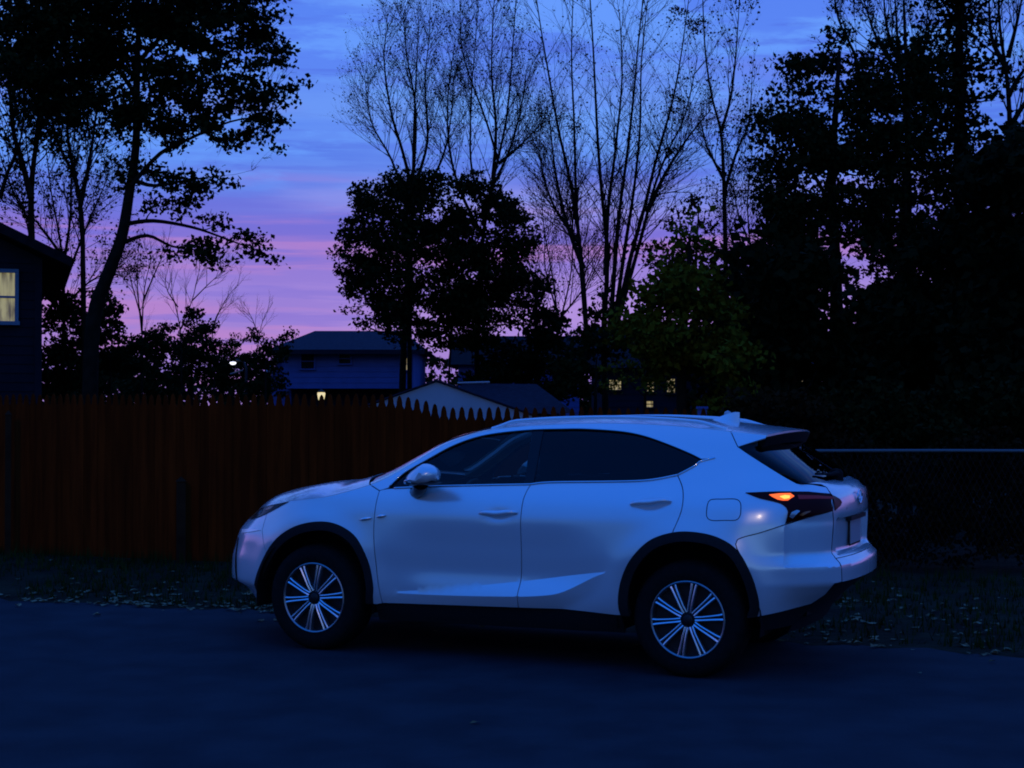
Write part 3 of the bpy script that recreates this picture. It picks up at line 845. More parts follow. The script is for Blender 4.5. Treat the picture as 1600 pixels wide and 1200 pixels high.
# --- picket fence behind the car
fence = thing('wooden_fence', 'tall reddish brown picket fence standing behind the white car', 'fence', (-3.2, 16.0, 0))
def fence_top(X):
    # level on the left, stepping down picket by picket, level again
    return float(np.interp(X, [-14, -3.2, -1.17, -.62, .6, 3], [1.80, 1.79, 1.785, 1.658, 1.655, 1.63]))
runs = [(-14, -9.2), (-9.2, -5.70), (-5.70, -3.43), (-3.43, -1.0), (-1.0, 1.0), (1.0, 1.9)]
FO = Vector((-3.2, 16.0, 0))
for x0, x1 in runs:
    mb = MB()
    p0 = Vector((x0, fence_y(x0), 0)); p1 = Vector((x1, fence_y(x1), 0)); L_ = (p1 - p0).length
    d = (p1 - p0) / L_; nrm = Vector((d.y, -d.x, 0))
    k = int(L_ / .0905)
    for i in range(k):
        c = p0 + d * ((i + .5) * L_ / k) + nrm * RND.uniform(-.003, .003)
        top = fence_top(c.x) + RND.uniform(-.008, .008); hw = .0452; th = .0085
        base = .03 + RND.uniform(0, .02)
        # gothic pointed head with a narrow neck
        prof = [(-hw, base), (hw, base), (hw, top - .135), (hw * .66, top - .10), (hw * .58, top - .06), (hw * .34, top - .018), (0, top), (-hw * .34, top - .018), (-hw * .58, top - .06), (-hw * .66, top - .10), (-hw, top - .135)]
        m = len(prof)
        V = [c + d * a - nrm * (-th) + Vector((0, 0, b)) - FO for a, b in prof] + [c + d * a - nrm * th + Vector((0, 0, b)) - FO for a, b in prof]
        F = [tuple(range(m)), tuple(range(2*m-1, m-1, -1))] + [(q, m+q, m+(q+1) % m, (q+1) % m) for q in range(m)]
        mb.add(V, F)
    pn = mb.build('panel', M['fence'], fence)
    mb = MB()
    ang = math.atan2(d.y, d.x); mid = (p0 + p1) / 2 - nrm * .035 - FO
    for zz in (.35, 1.25): mb.box((mid.x, mid.y, zz), (L_, .05, .085), ang)
    mb.build('rail', M['fence'], pn)
    mb = MB(); q = p0 - nrm * .10 - FO
    mb.box((q.x, q.y, .82), (.09, .09, 1.60), ang); mb.build('post', M['post'], fence)
# a gate post and a stray post standing in front of the boards
for (u, vb, vt, wpx, lab) in ((283, 896, 752, 13, 'dark short post in front of the brown fence, left of the car'), (13, 880, 648, 9, 'slim tall post against the brown fence near the lit window house')):
    X = at(u, 800, 16.4).x; Y = fence_y(X) - .22
    P = at(u, vt, Y); wd = wpx / ppm(Y)
    t = thing('fence_post', lab, 'post', (P.x, Y, gz(P.x, Y)), .3)
    mb = MB(); h = P.z - gz(P.x, Y)
    mb.box((0, 0, h / 2), (wd, wd, h)); mb.build('shaft', M['post'], t)
    mb = MB(); a = wd * .62
    mb.add([(-a, -a, h), (a, -a, h), (a, a, h), (-a, a, h), (0, 0, h + .05)], [(3, 2, 1, 0), (0, 1, 4), (1, 2, 4), (2, 3, 4), (3, 0, 4)])
    mb.build('cap', M['post'], t)

# --- chain-link fence on the right
cl = thing('chain_link_fence', 'low chain link fence with a pale top rail right of the car', 'fence', (2.9, 15.0, 0))
CLO = Vector((2.9, 15.0, 0))
def cl_pt(s, z): # s metres along
    return Vector((2.75 + s * .998, 15.02 - s * .055, z))
TOPZ = 1.225
mb = MB(); mb.tube([cl_pt(s, TOPZ + .006 * sin(s)) - CLO for s in np.linspace(0, 10, 30)], .016, 8); mb.build('top_rail', M['galv'], cl, True)
mb = MB()
for k in range(-20, 168):
    for sg in (1, -1):
        s0 = k * .06; pts = []
        a, b = (s0, s0 + 1.15 * .5) if sg > 0 else (s0 + 1.15 * .5, s0)
        if max(a, b) > 10 or min(a, b) < 0: continue
        mb.tube([cl_pt(a, .05) - CLO + Vector((0, .004 * sg, 0)), cl_pt(b, TOPZ - .02) - CLO + Vector((0, .004 * sg, 0))], .0016, 3, False)
mb.build('wire_mesh', M['wire'], cl)
for s in (0.02, 3.1, 6.2, 9.3):
    mb = MB(); p = cl_pt(s, 0) - CLO + Vector((0, .03, 0)); mb.tube([p, p + Vector((0, 0, 1.27))], .024, 8); mb.build('post', M['galv'], cl, True, 50)
# two posts by the end of the wooden fence
P = at(1137, 648, 15.2)
t = thing('gate_post', 'slim gate post with a round pale cap behind the car roof fin', 'post', (P.x, 15.2, .04))
mb = MB(); mb.tube([(0, 0, 0), (0, 0, P.z - .10)], .03, 10); mb.build('shaft', M['iron'], t, True, 50)
mb = MB(); mb.lathe([(0, .052), (.028, .040), (.040, .0), (.030, -.03), (.034, -.05), (0, -.05)], 16, (0, 0, P.z - .05), 'z'); mb.build('cap', M['trimwhite'], t, True)
P = at(1097, 645, 15.6)
t = thing('wide_post', 'square bluish post rising behind the roof of the car', 'post', (P.x, 15.6, .04))
mb = MB(); mb.box((0, 0, P.z / 2), (.085, .085, P.z)); mb.build('shaft', M['siding_blue'], t)
mb = MB(); mb.box((0, 0, P.z + .012), (.11, .11, .024)); mb.build('cap', M['siding_blue'], t)

# --- buildings
def window(parent, a, b, ynorm, frame_mat, pane_mat, fw=.06, bars=(0, 1)):
    """a window on a wall that faces the camera: a and b are opposite corners (x, z) on the wall at y=ynorm, in the parent's frame"""
    x0, x1 = sorted((a[0], b[0])); z0, z1 = sorted((a[1], b[1]))
    mb = MB()
    y = ynorm - .035
    mb.box(((x0+x1)/2, y, z1 + fw/2), (x1-x0+2*fw, .07, fw)); mb.box(((x0+x1)/2, y - .01, z0 - fw/2), (x1-x0+2.6*fw, .09, fw))
    mb.box((x0 - fw/2, y, (z0+z1)/2), (fw, .066, z1-z0)); mb.box((x1 + fw/2, y, (z0+z1)/2), (fw, .066, z1-z0))
    for i in range(1, bars[0] + 1): mb.box((x0 + (x1-x0)*i/(bars[0]+1), y + .01, (z0+z1)/2), (fw*.45, .04, z1-z0))
    for i in range(1, bars[1] + 1): mb.box(((x0+x1)/2, y + .008, z0 + (z1-z0)*i/(bars[1]+1)), (x1-x0, .044, fw*.6))
    f = mb.build('window', frame_mat, parent)
    mb = MB(); mb.quad((x0, ynorm - .012, z0), (x1, ynorm - .012, z0), (x1, ynorm - .012, z1), (x0, ynorm - .012, z1)); mb.build('pane', pane_mat, f)
    return f
def siding(mb, x0, x1, y, z0, z1, step=.16):
    """lapped boards on a wall facing the camera"""
    z = z0
    while z < z1 - .01:
        h = min(step, z1 - z)
        mb.add([(x0, y - .018, z), (x1, y - .018, z), (x1, y - .002, z + h), (x0, y - .002, z + h), (x0, y, z), (x1, y, z)], [(0, 1, 2, 3), (4, 5, 1, 0)])
        z += h

# house on the far left: a gable end with the lit window
D = 27.0
c = at(66, 632, D); gx = c.x; base = gz(c.x, D)
ho = thing('gabled_house', 'dark house at the left edge with one lit curtained window', 'house', (gx, D, base), radians(18))
e0 = at(66, 404, D); pk = at(-185, 286, D)
xr = e0.x - gx; xl = (pk.x - gx) * 2 - xr; ez = e0.z - base; pz = pk.z - base
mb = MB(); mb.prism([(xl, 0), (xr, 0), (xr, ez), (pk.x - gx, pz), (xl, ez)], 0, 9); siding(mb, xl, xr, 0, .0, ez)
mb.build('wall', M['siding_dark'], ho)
mb = MB(); sl = (pz - ez) / (pk.x - gx - xr)
ox = at(96, 410, D - .5).x - gx; oz = ez + sl * (ox - xr)
for sx in (1, -1):
    cx = pk.x - gx
    a = cx + (ox - cx) * sx
    mb.add([(cx, -.5, pz + .05), (a, -.5, oz + .05), (a, 9.4, oz + .05), (cx, 9.4, pz + .05), (cx, -.5, pz + .25), (a, -.5, oz + .22), (a, 9.4, oz + .22), (cx, 9.4, pz + .25)],
           [(0, 1, 2, 3)[::sx], (7, 6, 5, 4)[::sx], (0, 4, 5, 1), (1, 5, 6, 2), (2, 6, 7, 3)])
mb.build('roof', M['shingle_dark'], ho)
a = at(-30, 428, D); b = at(25, 503, D)
window(ho, (a.x - gx, a.z - base), (b.x - gx, b.z - base), -.02, M['trimblue'], M['litwin'], .065, (1, 1))
mb = MB(); mb.box((xr - .06, -.035, ez / 2), (.12, .05, ez)); mb.build('corner_board', M['siding_dark'], ho)

# long house with the hipped roof behind the fence
D = 55.0
a = at(440, 547, D); b = at(645, 607, D); base = -2.6; ox_ = (a.x + b.x) / 2
ho = thing('hipped_house', 'long pale blue house with a low hipped roof behind the leafy tree', 'house', (ox_, D, base))
L0 = a.x - ox_; L1 = b.x - ox_; z1 = a.z - base; z0 = b.z - base
mb = MB(); mb.box((0, 4, (z0 + z1) / 2), (L1 - L0, 8, z1 - z0)); siding(mb, L0, L1, 0, z0, z1, .2); mb.build('wall', M['siding_blue'], ho)
mb = MB(); mb.box((0, 4.5, z0 / 2), (L1 - L0 - .4, 7, z0)); mb.build('lower_storey', M['siding_dark'], ho)
r0 = at(492, 517, D + 4); r1 = at(628, 517, D + 4)
mb = MB(); ov = .45
P = [(L0 - ov, -ov, z1), (L1 + ov, -ov, z1), (L1 + ov, 8 + ov, z1), (L0 - ov, 8 + ov, z1), (r0.x - ox_, 4, r0.z - base), (r1.x - ox_, 4, r1.z - base)]
mb.add(P, [(0, 1, 5, 4), (1, 2, 5), (2, 3, 4, 5), (3, 0, 4), (3, 2, 1, 0)])
ro = mb.build('roof', M['shingle'], ho)
mb = MB(); mb.box((0, -ov - .03, z1 - .08), (L1 - L0 + 2*ov, .06, .16)); mb.build('gutter', M['siding_dark'], ro)
for (u0, u1, v0, v1, pane) in ((471, 491, 553, 576, 'darkpane'), (530, 548, 553, 568, 'darkpane'), (630, 640, 560, 578, 'litwarm')):
    p = at(u0, v1, D); q = at(u1, v0, D)
    window(ho, (p.x - ox_, p.z - base), (q.x - ox_, q.z - base), -.02, M['siding_blue'], M[pane], .05, (0, 1))
# small wing with a pale bargeboard on its left
p0 = at(422, 578, D + 1.5); p1 = at(443, 552, D + 1.5); p2 = at(437, 600, D + 1.5)
t = thing('garden_shed', 'small shed with a pale slanting bargeboard left of the pale blue house', 'shed', (p0.x, D + 1.5, -2.6))
mb = MB(); w1 = p1.x - p0.x + .6
mb.prism([(.05, 0), (w1, 0), (w1, p1.z + 2.6), (p1.x - p0.x, p1.z + 2.6), (.05, p0.z + 2.5)], 0, 2.5); mb.build('wall', M['siding_blue'], t)
mb = MB(); mb.tube([(-.12, -.1, p0.z + 2.5), (p1.x - p0.x + .05, -.1, p1.z + 2.7)], .07, 4); mb.build('bargeboard', M['trimwhite'], t)

# garage with the grey gable
D = 30.0
pk = at(682, 597, D); hw = 2.6; base = gz(pk.x, D)
t = thing('gabled_garage', 'low garage with a plain grey gable showing over the picket tops', 'garage', (pk.x, D, base))
ph = pk.z - base; sl = .355
mb = MB(); mb.prism([(-hw, 0), (hw, 0), (hw, ph - sl * hw), (0, ph), (-hw, ph - sl * hw)], 0, 6); 
mb.build('wall', M['siding_grey'], t)
mb = MB()
for sx in (1, -1):
    h2 = hw + .25
    mb.add([(0, -.06, ph + .02), (sx*h2, -.06, ph - sl*h2 + .02), (sx*h2, 6.2, ph - sl*h2 + .02), (0, 6.2, ph + .02), (0, -.06, ph + .05), (sx*h2, -.06, ph - sl*h2 + .05), (sx*h2, 6.2, ph - sl*h2 + .05), (0, 6.2, ph + .05)],
           [(0, 1, 2, 3)[::sx], (7, 6, 5, 4)[::sx], (0, 4, 5, 1), (1, 5, 6, 2), (2, 6, 7, 3)])
mb.build('roof', M['shingle'], t)
# bungalow roof to its right
D = 33.0
a = at(700, 646, D - 2); b = at(900, 646, D - 2); r0 = at(722, 599, D + 1.5); r1 = at(838, 600, D + 1.5)
base = gz(a.x, D); ox_ = (a.x + b.x) / 2
t = thing('low_bungalow', 'low bungalow with a dark blue roof right of the grey gable', 'house', (ox_, D - 2, base))
P = [(a.x-ox_, 0, a.z-base), (b.x-ox_, 0, b.z-base), (b.x-ox_, 7, a.z-base), (a.x-ox_, 7, a.z-base), (r0.x-ox_, 3.5, r0.z-base), (r1.x-ox_, 3.5, r1.z-base)]
mb = MB(); mb.add(P, [(0, 1, 5, 4), (1, 2, 5), (2, 3, 4, 5), (3, 0, 4), (3, 2, 1, 0)]); ro = mb.build('roof', M['shingle'], t)
mb = MB(); mb.box((0, 3.5, (a.z-base)/2 - .02), (b.x-a.x-.8, 6.2, a.z-base-.04)); mb.build('wall', M['siding_dark'], t)
mb = MB(); mb.tube([Vector(P[4]) + Vector((-.1, -.05, .01)), Vector(P[4]) + Vector((.62, -.05, .03))], .022, 6); mb.build('ridge_cap', M['trimwhite'], ro)
# pale house farther back
D = 60.0
a = at(716, 570, D); b = at(905, 640, D); base = -2.6; ox_ = (a.x + b.x) / 2
t = thing('two_storey_house', 'pale house half hidden behind the dark cone shaped conifer', 'house', (ox_, D, base))
hx = (b.x - a.x) / 2; zt = a.z - base
mb = MB(); mb.box((0, 4, zt/2), (2*hx, 8, zt)); siding(mb, -hx, hx, 0, 0, zt, .22); mb.build('wall', M['siding_blue'], t)
mb = MB(); mb.add([(-hx-.4, -.4, zt), (hx+.4, -.4, zt), (hx+.4, 8.4, zt), (-hx-.4, 8.4, zt), (-hx-.4, 4, zt+1.3), (hx+.4, 4, zt+1.3)], [(0, 1, 5, 4), (2, 3, 4, 5), (1, 2, 5), (3, 0, 4), (3, 2, 1, 0)])
mb.build('roof', M['shingle_dark'], t)
for (u0, u1, v0, v1) in ((826, 838, 584, 600), (866, 880, 584, 600)):
    p = at(u0, v1, D); q = at(u1, v0, D); window(t, (p.x-ox_, p.z-base), (q.x-ox_, q.z-base), -.02, M['trimwhite'], M['darkpane'], .05)
# house with lit windows behind the green tree
D = 48.0
a = at(945, 575, D); b = at(1275, 640, D); base = -2.0; ox_ = (a.x + b.x) / 2
t = thing('lit_house', 'dark house with warm lit windows glimpsed through the green tree', 'house', (ox_, D, base))
hx = (b.x - a.x) / 2; zt = a.z - base
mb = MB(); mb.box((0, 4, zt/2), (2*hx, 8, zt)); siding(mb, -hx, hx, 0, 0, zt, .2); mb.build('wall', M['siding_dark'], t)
mb = MB(); mb.add([(-hx-.4, -.4, zt), (hx+.4, -.4, zt), (hx+.4, 8.4, zt), (-hx-.4, 8.4, zt), (-hx-.4, 4, zt+1.5), (hx+.4, 4, zt+1.5)], [(0, 1, 5, 4), (2, 3, 4, 5), (1, 2, 5), (3, 0, 4), (3, 2, 1, 0)])
mb.build('roof', M['shingle_dark'], t)
for (u0, u1, v0, v1) in ((952, 970, 594, 609), (1011, 1021, 592, 612), (1042, 1054, 592, 614), (1010, 1020, 627, 636), (1241, 1254, 592, 607)):
    p = at(u0, v1, D); q = at(u1, v0, D); window(t, (p.x-ox_, p.z-base), (q.x-ox_, q.z-base), -.02, M['siding_dark'], M['litwarm'], .05, (0, 1))
# blind house end behind the leafy tree is the pale block at its foot
# lamps
P = at(502, 621, 22); base = gz(P.x, 22)
t = thing('garden_lantern', 'glowing tapered garden lantern just over the fence top', 'lantern', (P.x, 22, base))
h = P.z - base
mb = MB(); mb.lathe([(0, .075), (.052, .072), (.058, .05), (.045, -.02), (.022, -.068), (0, -.07)], 14, (0, 0, h), 'z'); mb.build('globe', M['bulb'], t, True)
mb = MB(); mb.tube([(0, 0, 0), (0, 0, h - .068)], .02, 8); mb.build('pole', M['iron'], t, True, 50)
mb = MB(); mb.lathe([(0, .12), (.03, .10), (.065, .078), (0, .077)], 14, (0, 0, h), 'z'); mb.build('cap', M['iron'], t, True)
P = at(364, 567, 58); base = -2.6
t = thing('street_lamp', 'small white street lamp shining among the far dark trees', 'street lamp', (P.x + .5, 58, base))
h = P.z - base
mb = MB(); mb.tube([(0, 0, 0), (0, 0, h - .2), (-.1, 0, h + .05), (-.4, 0, h + .12)], [.07, .05, .04, .035], 8); mb.build('pole', M['iron'], t, True)
mb = MB(); mb.lathe([(0, .05), (.10, .035), (.13, 0), (.085, -.06), (0, -.08)], 14, (-.5, 0, h), 'z'); mb.build('lamp_head', M['bulbwhite'], t, True)
mb = MB(); mb.tube([(-.62, .1, h - .42), (-.15, .1, h - .28)], .03, 5); mb.build('bracket', M['galv'], t)

# ================================================================== TREES
def rand_unit(): 
    v = Vector((RND.gauss(0, 1), RND.gauss(0, 1), RND.gauss(0, 1)))
    return v.normalized()
class Wood:
    def __init__(s): s.V = []; s.F = []
    def limb(s, pts, r0, r1, n=6):
        m = len(pts); rad = [r0 + (r1 - r0) * i / (m - 1) for i in range(m)]
        v, f = tube_geo(pts, rad, n, False)
        b = len(s.V); s.V += v; s.F += [tuple(i + b for i in q) for q in f]
    def limb_r(s, pts, rad, n=9):
        v, f = tube_geo(pts, rad, n, False)
        b = len(s.V); s.V += v; s.F += [tuple(i + b for i in q) for q in f]
def wob_path(p, d, length, nseg, wob, up):
    pts = [p.copy()]
    for i in range(nseg):
        d = (d + rand_unit() * wob + Vector((0, 0, up))).normalized()
        p = p + d * (length / nseg); pts.append(p.copy())
    return pts, d
def sprout(wd, p, d, length, r, level, tips, wob=.16, up=.07, kids=5, ang=(25, 50), ratio=(.42, .65)):
    nseg = 4 if level else 3
    pts, d2 = wob_path(p, d, length, nseg, wob, up)
    wd.limb(pts, r, r * .35 if level else r * .5, 5 if r > .02 else 3)
    tips.append(pts[-1])
    if level <= 0:
        tips.append(pts[1]); return
    for k in range(kids):
        t = .2 + .8 * (k + RND.random()) / kids
        i = min(nseg - 1, int(t * nseg)); q = pts[i].lerp(pts[i + 1], t * nseg - i)
        dd = (pts[i + 1] - pts[i]).normalized()
        pr = dd.cross(rand_unit()).normalized(); a = radians(RND.uniform(*ang))
        nd = (dd * cos(a) + pr * sin(a)).normalized()
        sprout(wd, q, nd, length * RND.uniform(*ratio) * (1.1 - .4 * t), r * (.55 - .2 * t), level - 1, tips, wob, up, kids, ang, ratio)
def px_path(pts, D, dj=0.0, off=0.0):
    out = []
    n = len(pts)
    for i, (u, v) in enumerate(pts):
        out.append(at(u, v, D + off * i / max(1, n - 1) + RND.uniform(-dj, dj)))
    # smooth
    Q = []
    for i in range(n - 1):
        p0 = out[max(i-1, 0)]; p1 = out[i]; p2 = out[i+1]; p3 = out[min(i+2, n-1)]
        for j in range(4):
            t = j / 4
            Q.append(.5 * ((2*p1) + (p2-p0)*t + (2*p0-5*p1+4*p2-p3)*t*t + (3*p1-p0-3*p2+p3)*t**3))
    Q.append(out[-1]); return Q
def leaves_mesh(name, C, size, mat, parent, flat=.0):
    """one small bent leaf (two triangles either side of its rib) at every centre"""
    n = len(C)
    if not n: return None
    C = np.asarray(C, float)
    a = NP.normal(size=(n, 3)); a /= np.linalg.norm(a, axis=1)[:, None]
    b = NP.normal(size=(n, 3)); b -= (b * a).sum(1)[:, None] * a; b /= np.linalg.norm(b, axis=1)[:, None]
    nn = np.cross(a, b)
    s = size * NP.uniform(.6, 1.35, size=(n, 1))
    V = np.empty((n, 4, 3))
    V[:, 0] = C - a * s * .5; V[:, 2] = C + a * s * .5
    V[:, 1] = C + b * s * .36 + nn * s * .12 + a * s * .05; V[:, 3] = C - b * s * .36 + nn * s * .12 + a * s * .05
    idx = np.arange(n)[:, None] * 4
    F = np.concatenate([idx + np.array([[0, 1, 2]]), idx + np.array([[0, 2, 3]])])
    return np_obj(name, V.reshape(-1, 3), F, mat, parent)
def clump_pts(c, ru, rv, D, leaf, dens):
    """leaf centres of one leafy mass: smaller tufts inside an ellipsoid; sizes in photo pixels"""
    k = 1 / ppm(D); lp = leaf / k
    area = pi * ru * rv; need = int(dens * area / (lp * lp * .36))
    nt = max(5, int(area / (lp * 2.4) ** 2))
    T_ = NP.normal(size=(nt, 3)); T_ /= np.linalg.norm(T_, axis=1)[:, None]; T_ *= NP.uniform(0, 1, size=(nt, 1)) ** .45
    T_ *= np.array([ru * k, (ru + rv) * .5 * k, rv * k])
    w_ = NP.integers(0, nt, size=need)
    P = T_[w_] + np.clip(NP.normal(size=(need, 3)), -1.7, 1.7) * leaf * np.array([1.35, 1.35, .62])
    return P + np.array(c)
def in_poly(n, poly):
    xs_ = [p[0] for p in poly]; ys_ = [p[1] for p in poly]; out = []
    while len(out) < n:
        q = (RND.uniform(min(xs_), max(xs_)), RND.uniform(min(ys_), max(ys_)))
        if inside(np.array([q]), poly)[0]: out.append(q)
    return out
def leafy(name, label, D, stems, clumps, leaf, dens, mat, spread=1.2, twig=1, group=None, cat='tree', kids=4, root_r=.16, extra=None):
    """stems: pixel paths (first is the trunk); clumps: (u, v, ru, rv) in the photograph, each spread in depth"""
    b0 = at(stems[0][0][0], stems[0][0][1], D); gzz = gz(b0.x, D)
    t = thing(name, label, cat, (b0.x, D, gzz), 0, group)
    O = Vector(t.location); wd = Wood(); tips = []; SP = []
    for si, st in enumerate(stems):
        r0 = root_r if si == 0 else root_r * .30
        P = px_path(st, D, .15 if si else .03, RND.uniform(-spread, spread) * .6 if si else 0)
        if si == 0: P = [Vector((P[0].x, D, gzz - .1)), Vector((P[0].x, D, (gzz + P[0].z) / 2))] + P if P[0].z > gzz + .2 else P
        m = len(P); wd.limb_r([p - O for p in P], [r0 * (1 - .82 * i / (m - 1)) * (1.25 if i == 0 and si == 0 else 1) for i in range(m)], 9 if si == 0 else 7)
        SP += [(p, r0 * (1 - .82 * i / (m - 1))) for i, p in enumerate(P)]
    C = []
    for (u, v, ru, rv) in clumps:
        c = at(u, v, D + RND.uniform(-spread, spread))
        C.append(clump_pts(c, ru, rv, D, leaf, dens) - np.array(O))
        if twig:
            # nearest stem point below the clump carries a branch to it
            best = min(SP, key=lambda q: (q[0] - c).length + (2 if q[0].z > c.z + .3 else 0))
            a = best[0]; L_ = (c - a).length
            if L_ > .15:
                mid = a.lerp(c, .5) + Vector((RND.uniform(-.1, .1) * L_, RND.uniform(-.1, .1) * L_, -.08 * L_ + RND.uniform(-.05, .05) * L_))
                pts = [a, a.lerp(mid, .5) + Vector((0, 0, -.02 * L_)), mid, mid.lerp(c, .55) + rand_unit() * .04 * L_, c]
                r = min(best[1] * .5, .012 + .018 * L_)
                wd.limb([p - O for p in pts], r, r * .3, 5)
                for k in range(kids):
                    q = pts[RND.choice((2, 3, 4))]
                    sprout(wd, q - O, ((c - a).normalized() + rand_unit() * .9).normalized(), max(ru, rv) / ppm(D) * RND.uniform(.6, 1.3), max(.006, r * .35), 1, tips, kids=3)
    if extra: extra(wd, O, tips)
    mesh_obj('trunk', wd.V, wd.F, M['bark'], t, True)
    leaves_mesh('crown', np.concatenate(C), leaf, mat, t)
    return t
def bare(name, label, D, stems, r0, kids, level, mat_leaf=None, leaf=.05, nleaf=0, group=None, clen=(60, 150), spread=.8, up=.09, nest=(), start=.22, ang=(22, 42), twr=.012):
    b0 = at(stems[0][0][0], stems[0][0][1], D); gzz = gz(b0.x, D)
    t = thing(name, label, 'tree', (b0.x, D, gzz), 0, group)
    O = Vector(t.location); wd = Wood(); tips = []
    for si, st in enumerate(stems):
        P = px_path(st, D, .06, RND.uniform(-spread, spread))
        if si == 0 and P[0].z > gzz + .2: P = [Vector((P[0].x, D, gzz - .1)), Vector((P[0].x, D, (gzz + P[0].z) / 2))] + P
        m = len(P); rr = r0 * (1 if si == 0 else RND.uniform(.55, .8))
        rad = [rr * (1 - .86 * (i / (m - 1)) ** .8) for i in range(m)]
        wd.limb_r([p - O for p in P], rad, 7)
        for k in range(kids):
            f = start + (1 - start) * (k + RND.random()) / kids
            i = min(m - 2, int(f * (m - 1))); q = P[i].lerp(P[i + 1], f * (m - 1) - i)
            dd = (P[i + 1] - P[i]).normalized(); pr = dd.cross(rand_unit()).normalized(); a = radians(RND.uniform(*ang))
            nd = (dd * cos(a) + pr * sin(a)).normalized()
            sprout(wd, q - O, nd, RND.uniform(*clen) / ppm(D) * (1.15 - .45 * f), max(.008, rad[i] * .34), level, tips, .13, up, 4, (20, 45), (.4, .62))
    C = []
    mesh_obj('trunk', wd.V, wd.F, M['bark'], t, True)
    for (u, v, ru, rv) in nest: C.append(clump_pts(at(u, v, D), ru, rv, D, leaf * 1.3, 2.2) - np.array(O))
    if nleaf:
        tp = np.array([tuple(RND.choice(tips)) for _ in range(nleaf)]); C.append(tp + np.clip(NP.normal(size=tp.shape), -1.5, 1.5) * .05)
    if C: leaves_mesh('crown', np.concatenate(C), leaf, mat_leaf, t)
    return t

# --- the big leafy tree on the left
oak_cl = [(250,50,80,60),(320,30,70,60),(390,30,55,50),(425,70,32,26),(440,95,18,12),(430,135,36,20),(462,132,14,9),(300,120,70,50),(375,150,55,36),(420,185,34,18),(440,160,22,14),(390,215,45,18),(425,232,14,8),
  (250,160,70,50),(200,110,60,50),(150,60,60,55),(100,40,60,50),(40,40,55,50),(20,110,45,40),(80,110,40,34),(130,150,50,34),(60,170,28,18),(330,205,38,20),(355,228,28,12),(255,215,36,24),
  (300,280,44,18),(350,285,18,10),(340,268,10,7),(250,275,30,24),(200,270,26,24),(270,318,40,18),(335,345,30,12),(240,322,22,14),(310,300,22,12),(285,395,30,12),(330,385,42,22),(380,372,28,16),(395,395,34,12),(428,408,12,6),(345,410,16,10),(310,400,20,14),(230,25,60,40),(180,10,40,40),(350,-30,70,40),(240,-40,80,40),(120,-20,70,40)]
oak_cl += [(u, v, RND.uniform(24, 42), RND.uniform(18, 32)) for u, v in in_poly(62, [(30,-60),(430,-60),(425,110),(380,195),(230,225),(60,180),(10,120)])]
leafy('oak_tree', 'big leafy tree with spreading layered boughs left of the open sky', 24.0,
  [[(140,640),(146,500),(168,430),(190,370),(202,300),(212,230),(214,140),(216,40),(220,-60)],
   [(205,290),(250,240),(300,215),(360,190),(420,180)], [(212,200),(250,150),(310,110),(380,70),(430,60)], [(196,350),(240,345),(300,355),(350,372),(410,395)],
   [(190,380),(230,368),(270,385),(320,392)], [(213,150),(180,100),(150,50),(120,0)], [(206,280),(240,290),(290,282),(340,275)], [(214,100),(260,50),(320,20),(350,-40)]],
  oak_cl, .085, 2.5, M['leafdark'], .9, root_r=.135)
# --- slimmer trees at the left edge
bare('slim_tree', 'forked slim tree rising behind the roof of the dark left house', 27.5,
  [[(52,560),(50,400),(49,300),(56,230),(70,150),(74,60),(78,-40)], [(49,310),(34,250),(20,200),(14,120),(8,20)], [(0,310),(12,270),(30,225),(40,180)], [(60,215),(64,120),(60,20)]],
  .09, 22, 2, M['leafdark'], .08, 5200, clen=(60,150), group=None)
bare('leaning_tree', 'thin leaning tree between the dark left house and the big leafy tree', 28.5,
  [[(132,600),(130,430),(128,340),(118,280),(98,240),(84,200),(70,120),(74,20)], [(126,320),(140,250),(150,180),(160,100)], [(120,290),(105,200),(110,120)]],
  .065, 24, 2, M['leafdark'], .075, 4200, clen=(60,150))
bare('twiggy_tree', 'fine twiggy tree filling the gap between the dark left house and the big trunk', 30, [[(98,620),(100,480),(96,390),(80,300),(72,230)], [(99,450),(125,380),(150,320),(172,270)], [(98,420),(110,340),(112,260),(118,210)], [(100,480),(140,440),(185,420)], [(97,400),(60,350),(30,320)]],
  .05, 26, 2, M['leafdark'], .06, 3600, clen=(40,110), start=.2)
# low dark trees and shrubs along the left skyline
lowl = [('round_shrub','dark round shrub left of the big leafy trunk',30,(100,640),[(95,470,30,30),(110,520,40,40),(80,560,40,40),(120,580,40,40),(100,490,28,26),(60,585,25,40)]),
  ('dense_bush','dense dark bush right behind the big leafy trunk',33,(172,640),[(165,478,30,30),(178,500,24,30),(160,540,45,50),(190,560,40,40),(150,590,50,40)]),
  ('spreading_shrub','low spreading shrub between the big leafy tree and the pointed tree',40,(240,640),[(232,530,30,22),(215,560,30,30),(250,560,36,36),(240,600,60,40),(258,515,14,12)]),
  ('pointed_tree','small pointed dark tree with a ragged twin top beneath the bare saplings',42,(300,640),[(296,495,16,18),(290,530,26,26),(320,512,14,16),(312,545,36,30),(300,580,50,40),(325,530,18,20)]),
  ('ragged_tree','ragged low tree just left of the small shed',62,(365,640),[(362,540,18,20),(350,565,30,26),(380,570,28,26),(365,600,50,36),(345,585,20,20)]),
  ('feathery_tree','feathery little tree with a thin leader beside the shed bargeboard',48,(415,640),[(418,540,14,12),(405,560,22,24),(425,565,22,26),(410,600,40,30),(455,520,7,10),(440,540,14,14),(447,530,10,10),(395,530,10,16)])]
for nm, lb_, D, bs, cl_ in lowl:
    leafy(nm, lb_, D, [[bs, (bs[0], 560)]], cl_, .10, 3.2, M['leafdark'], 1.0, root_r=.07, kids=3)
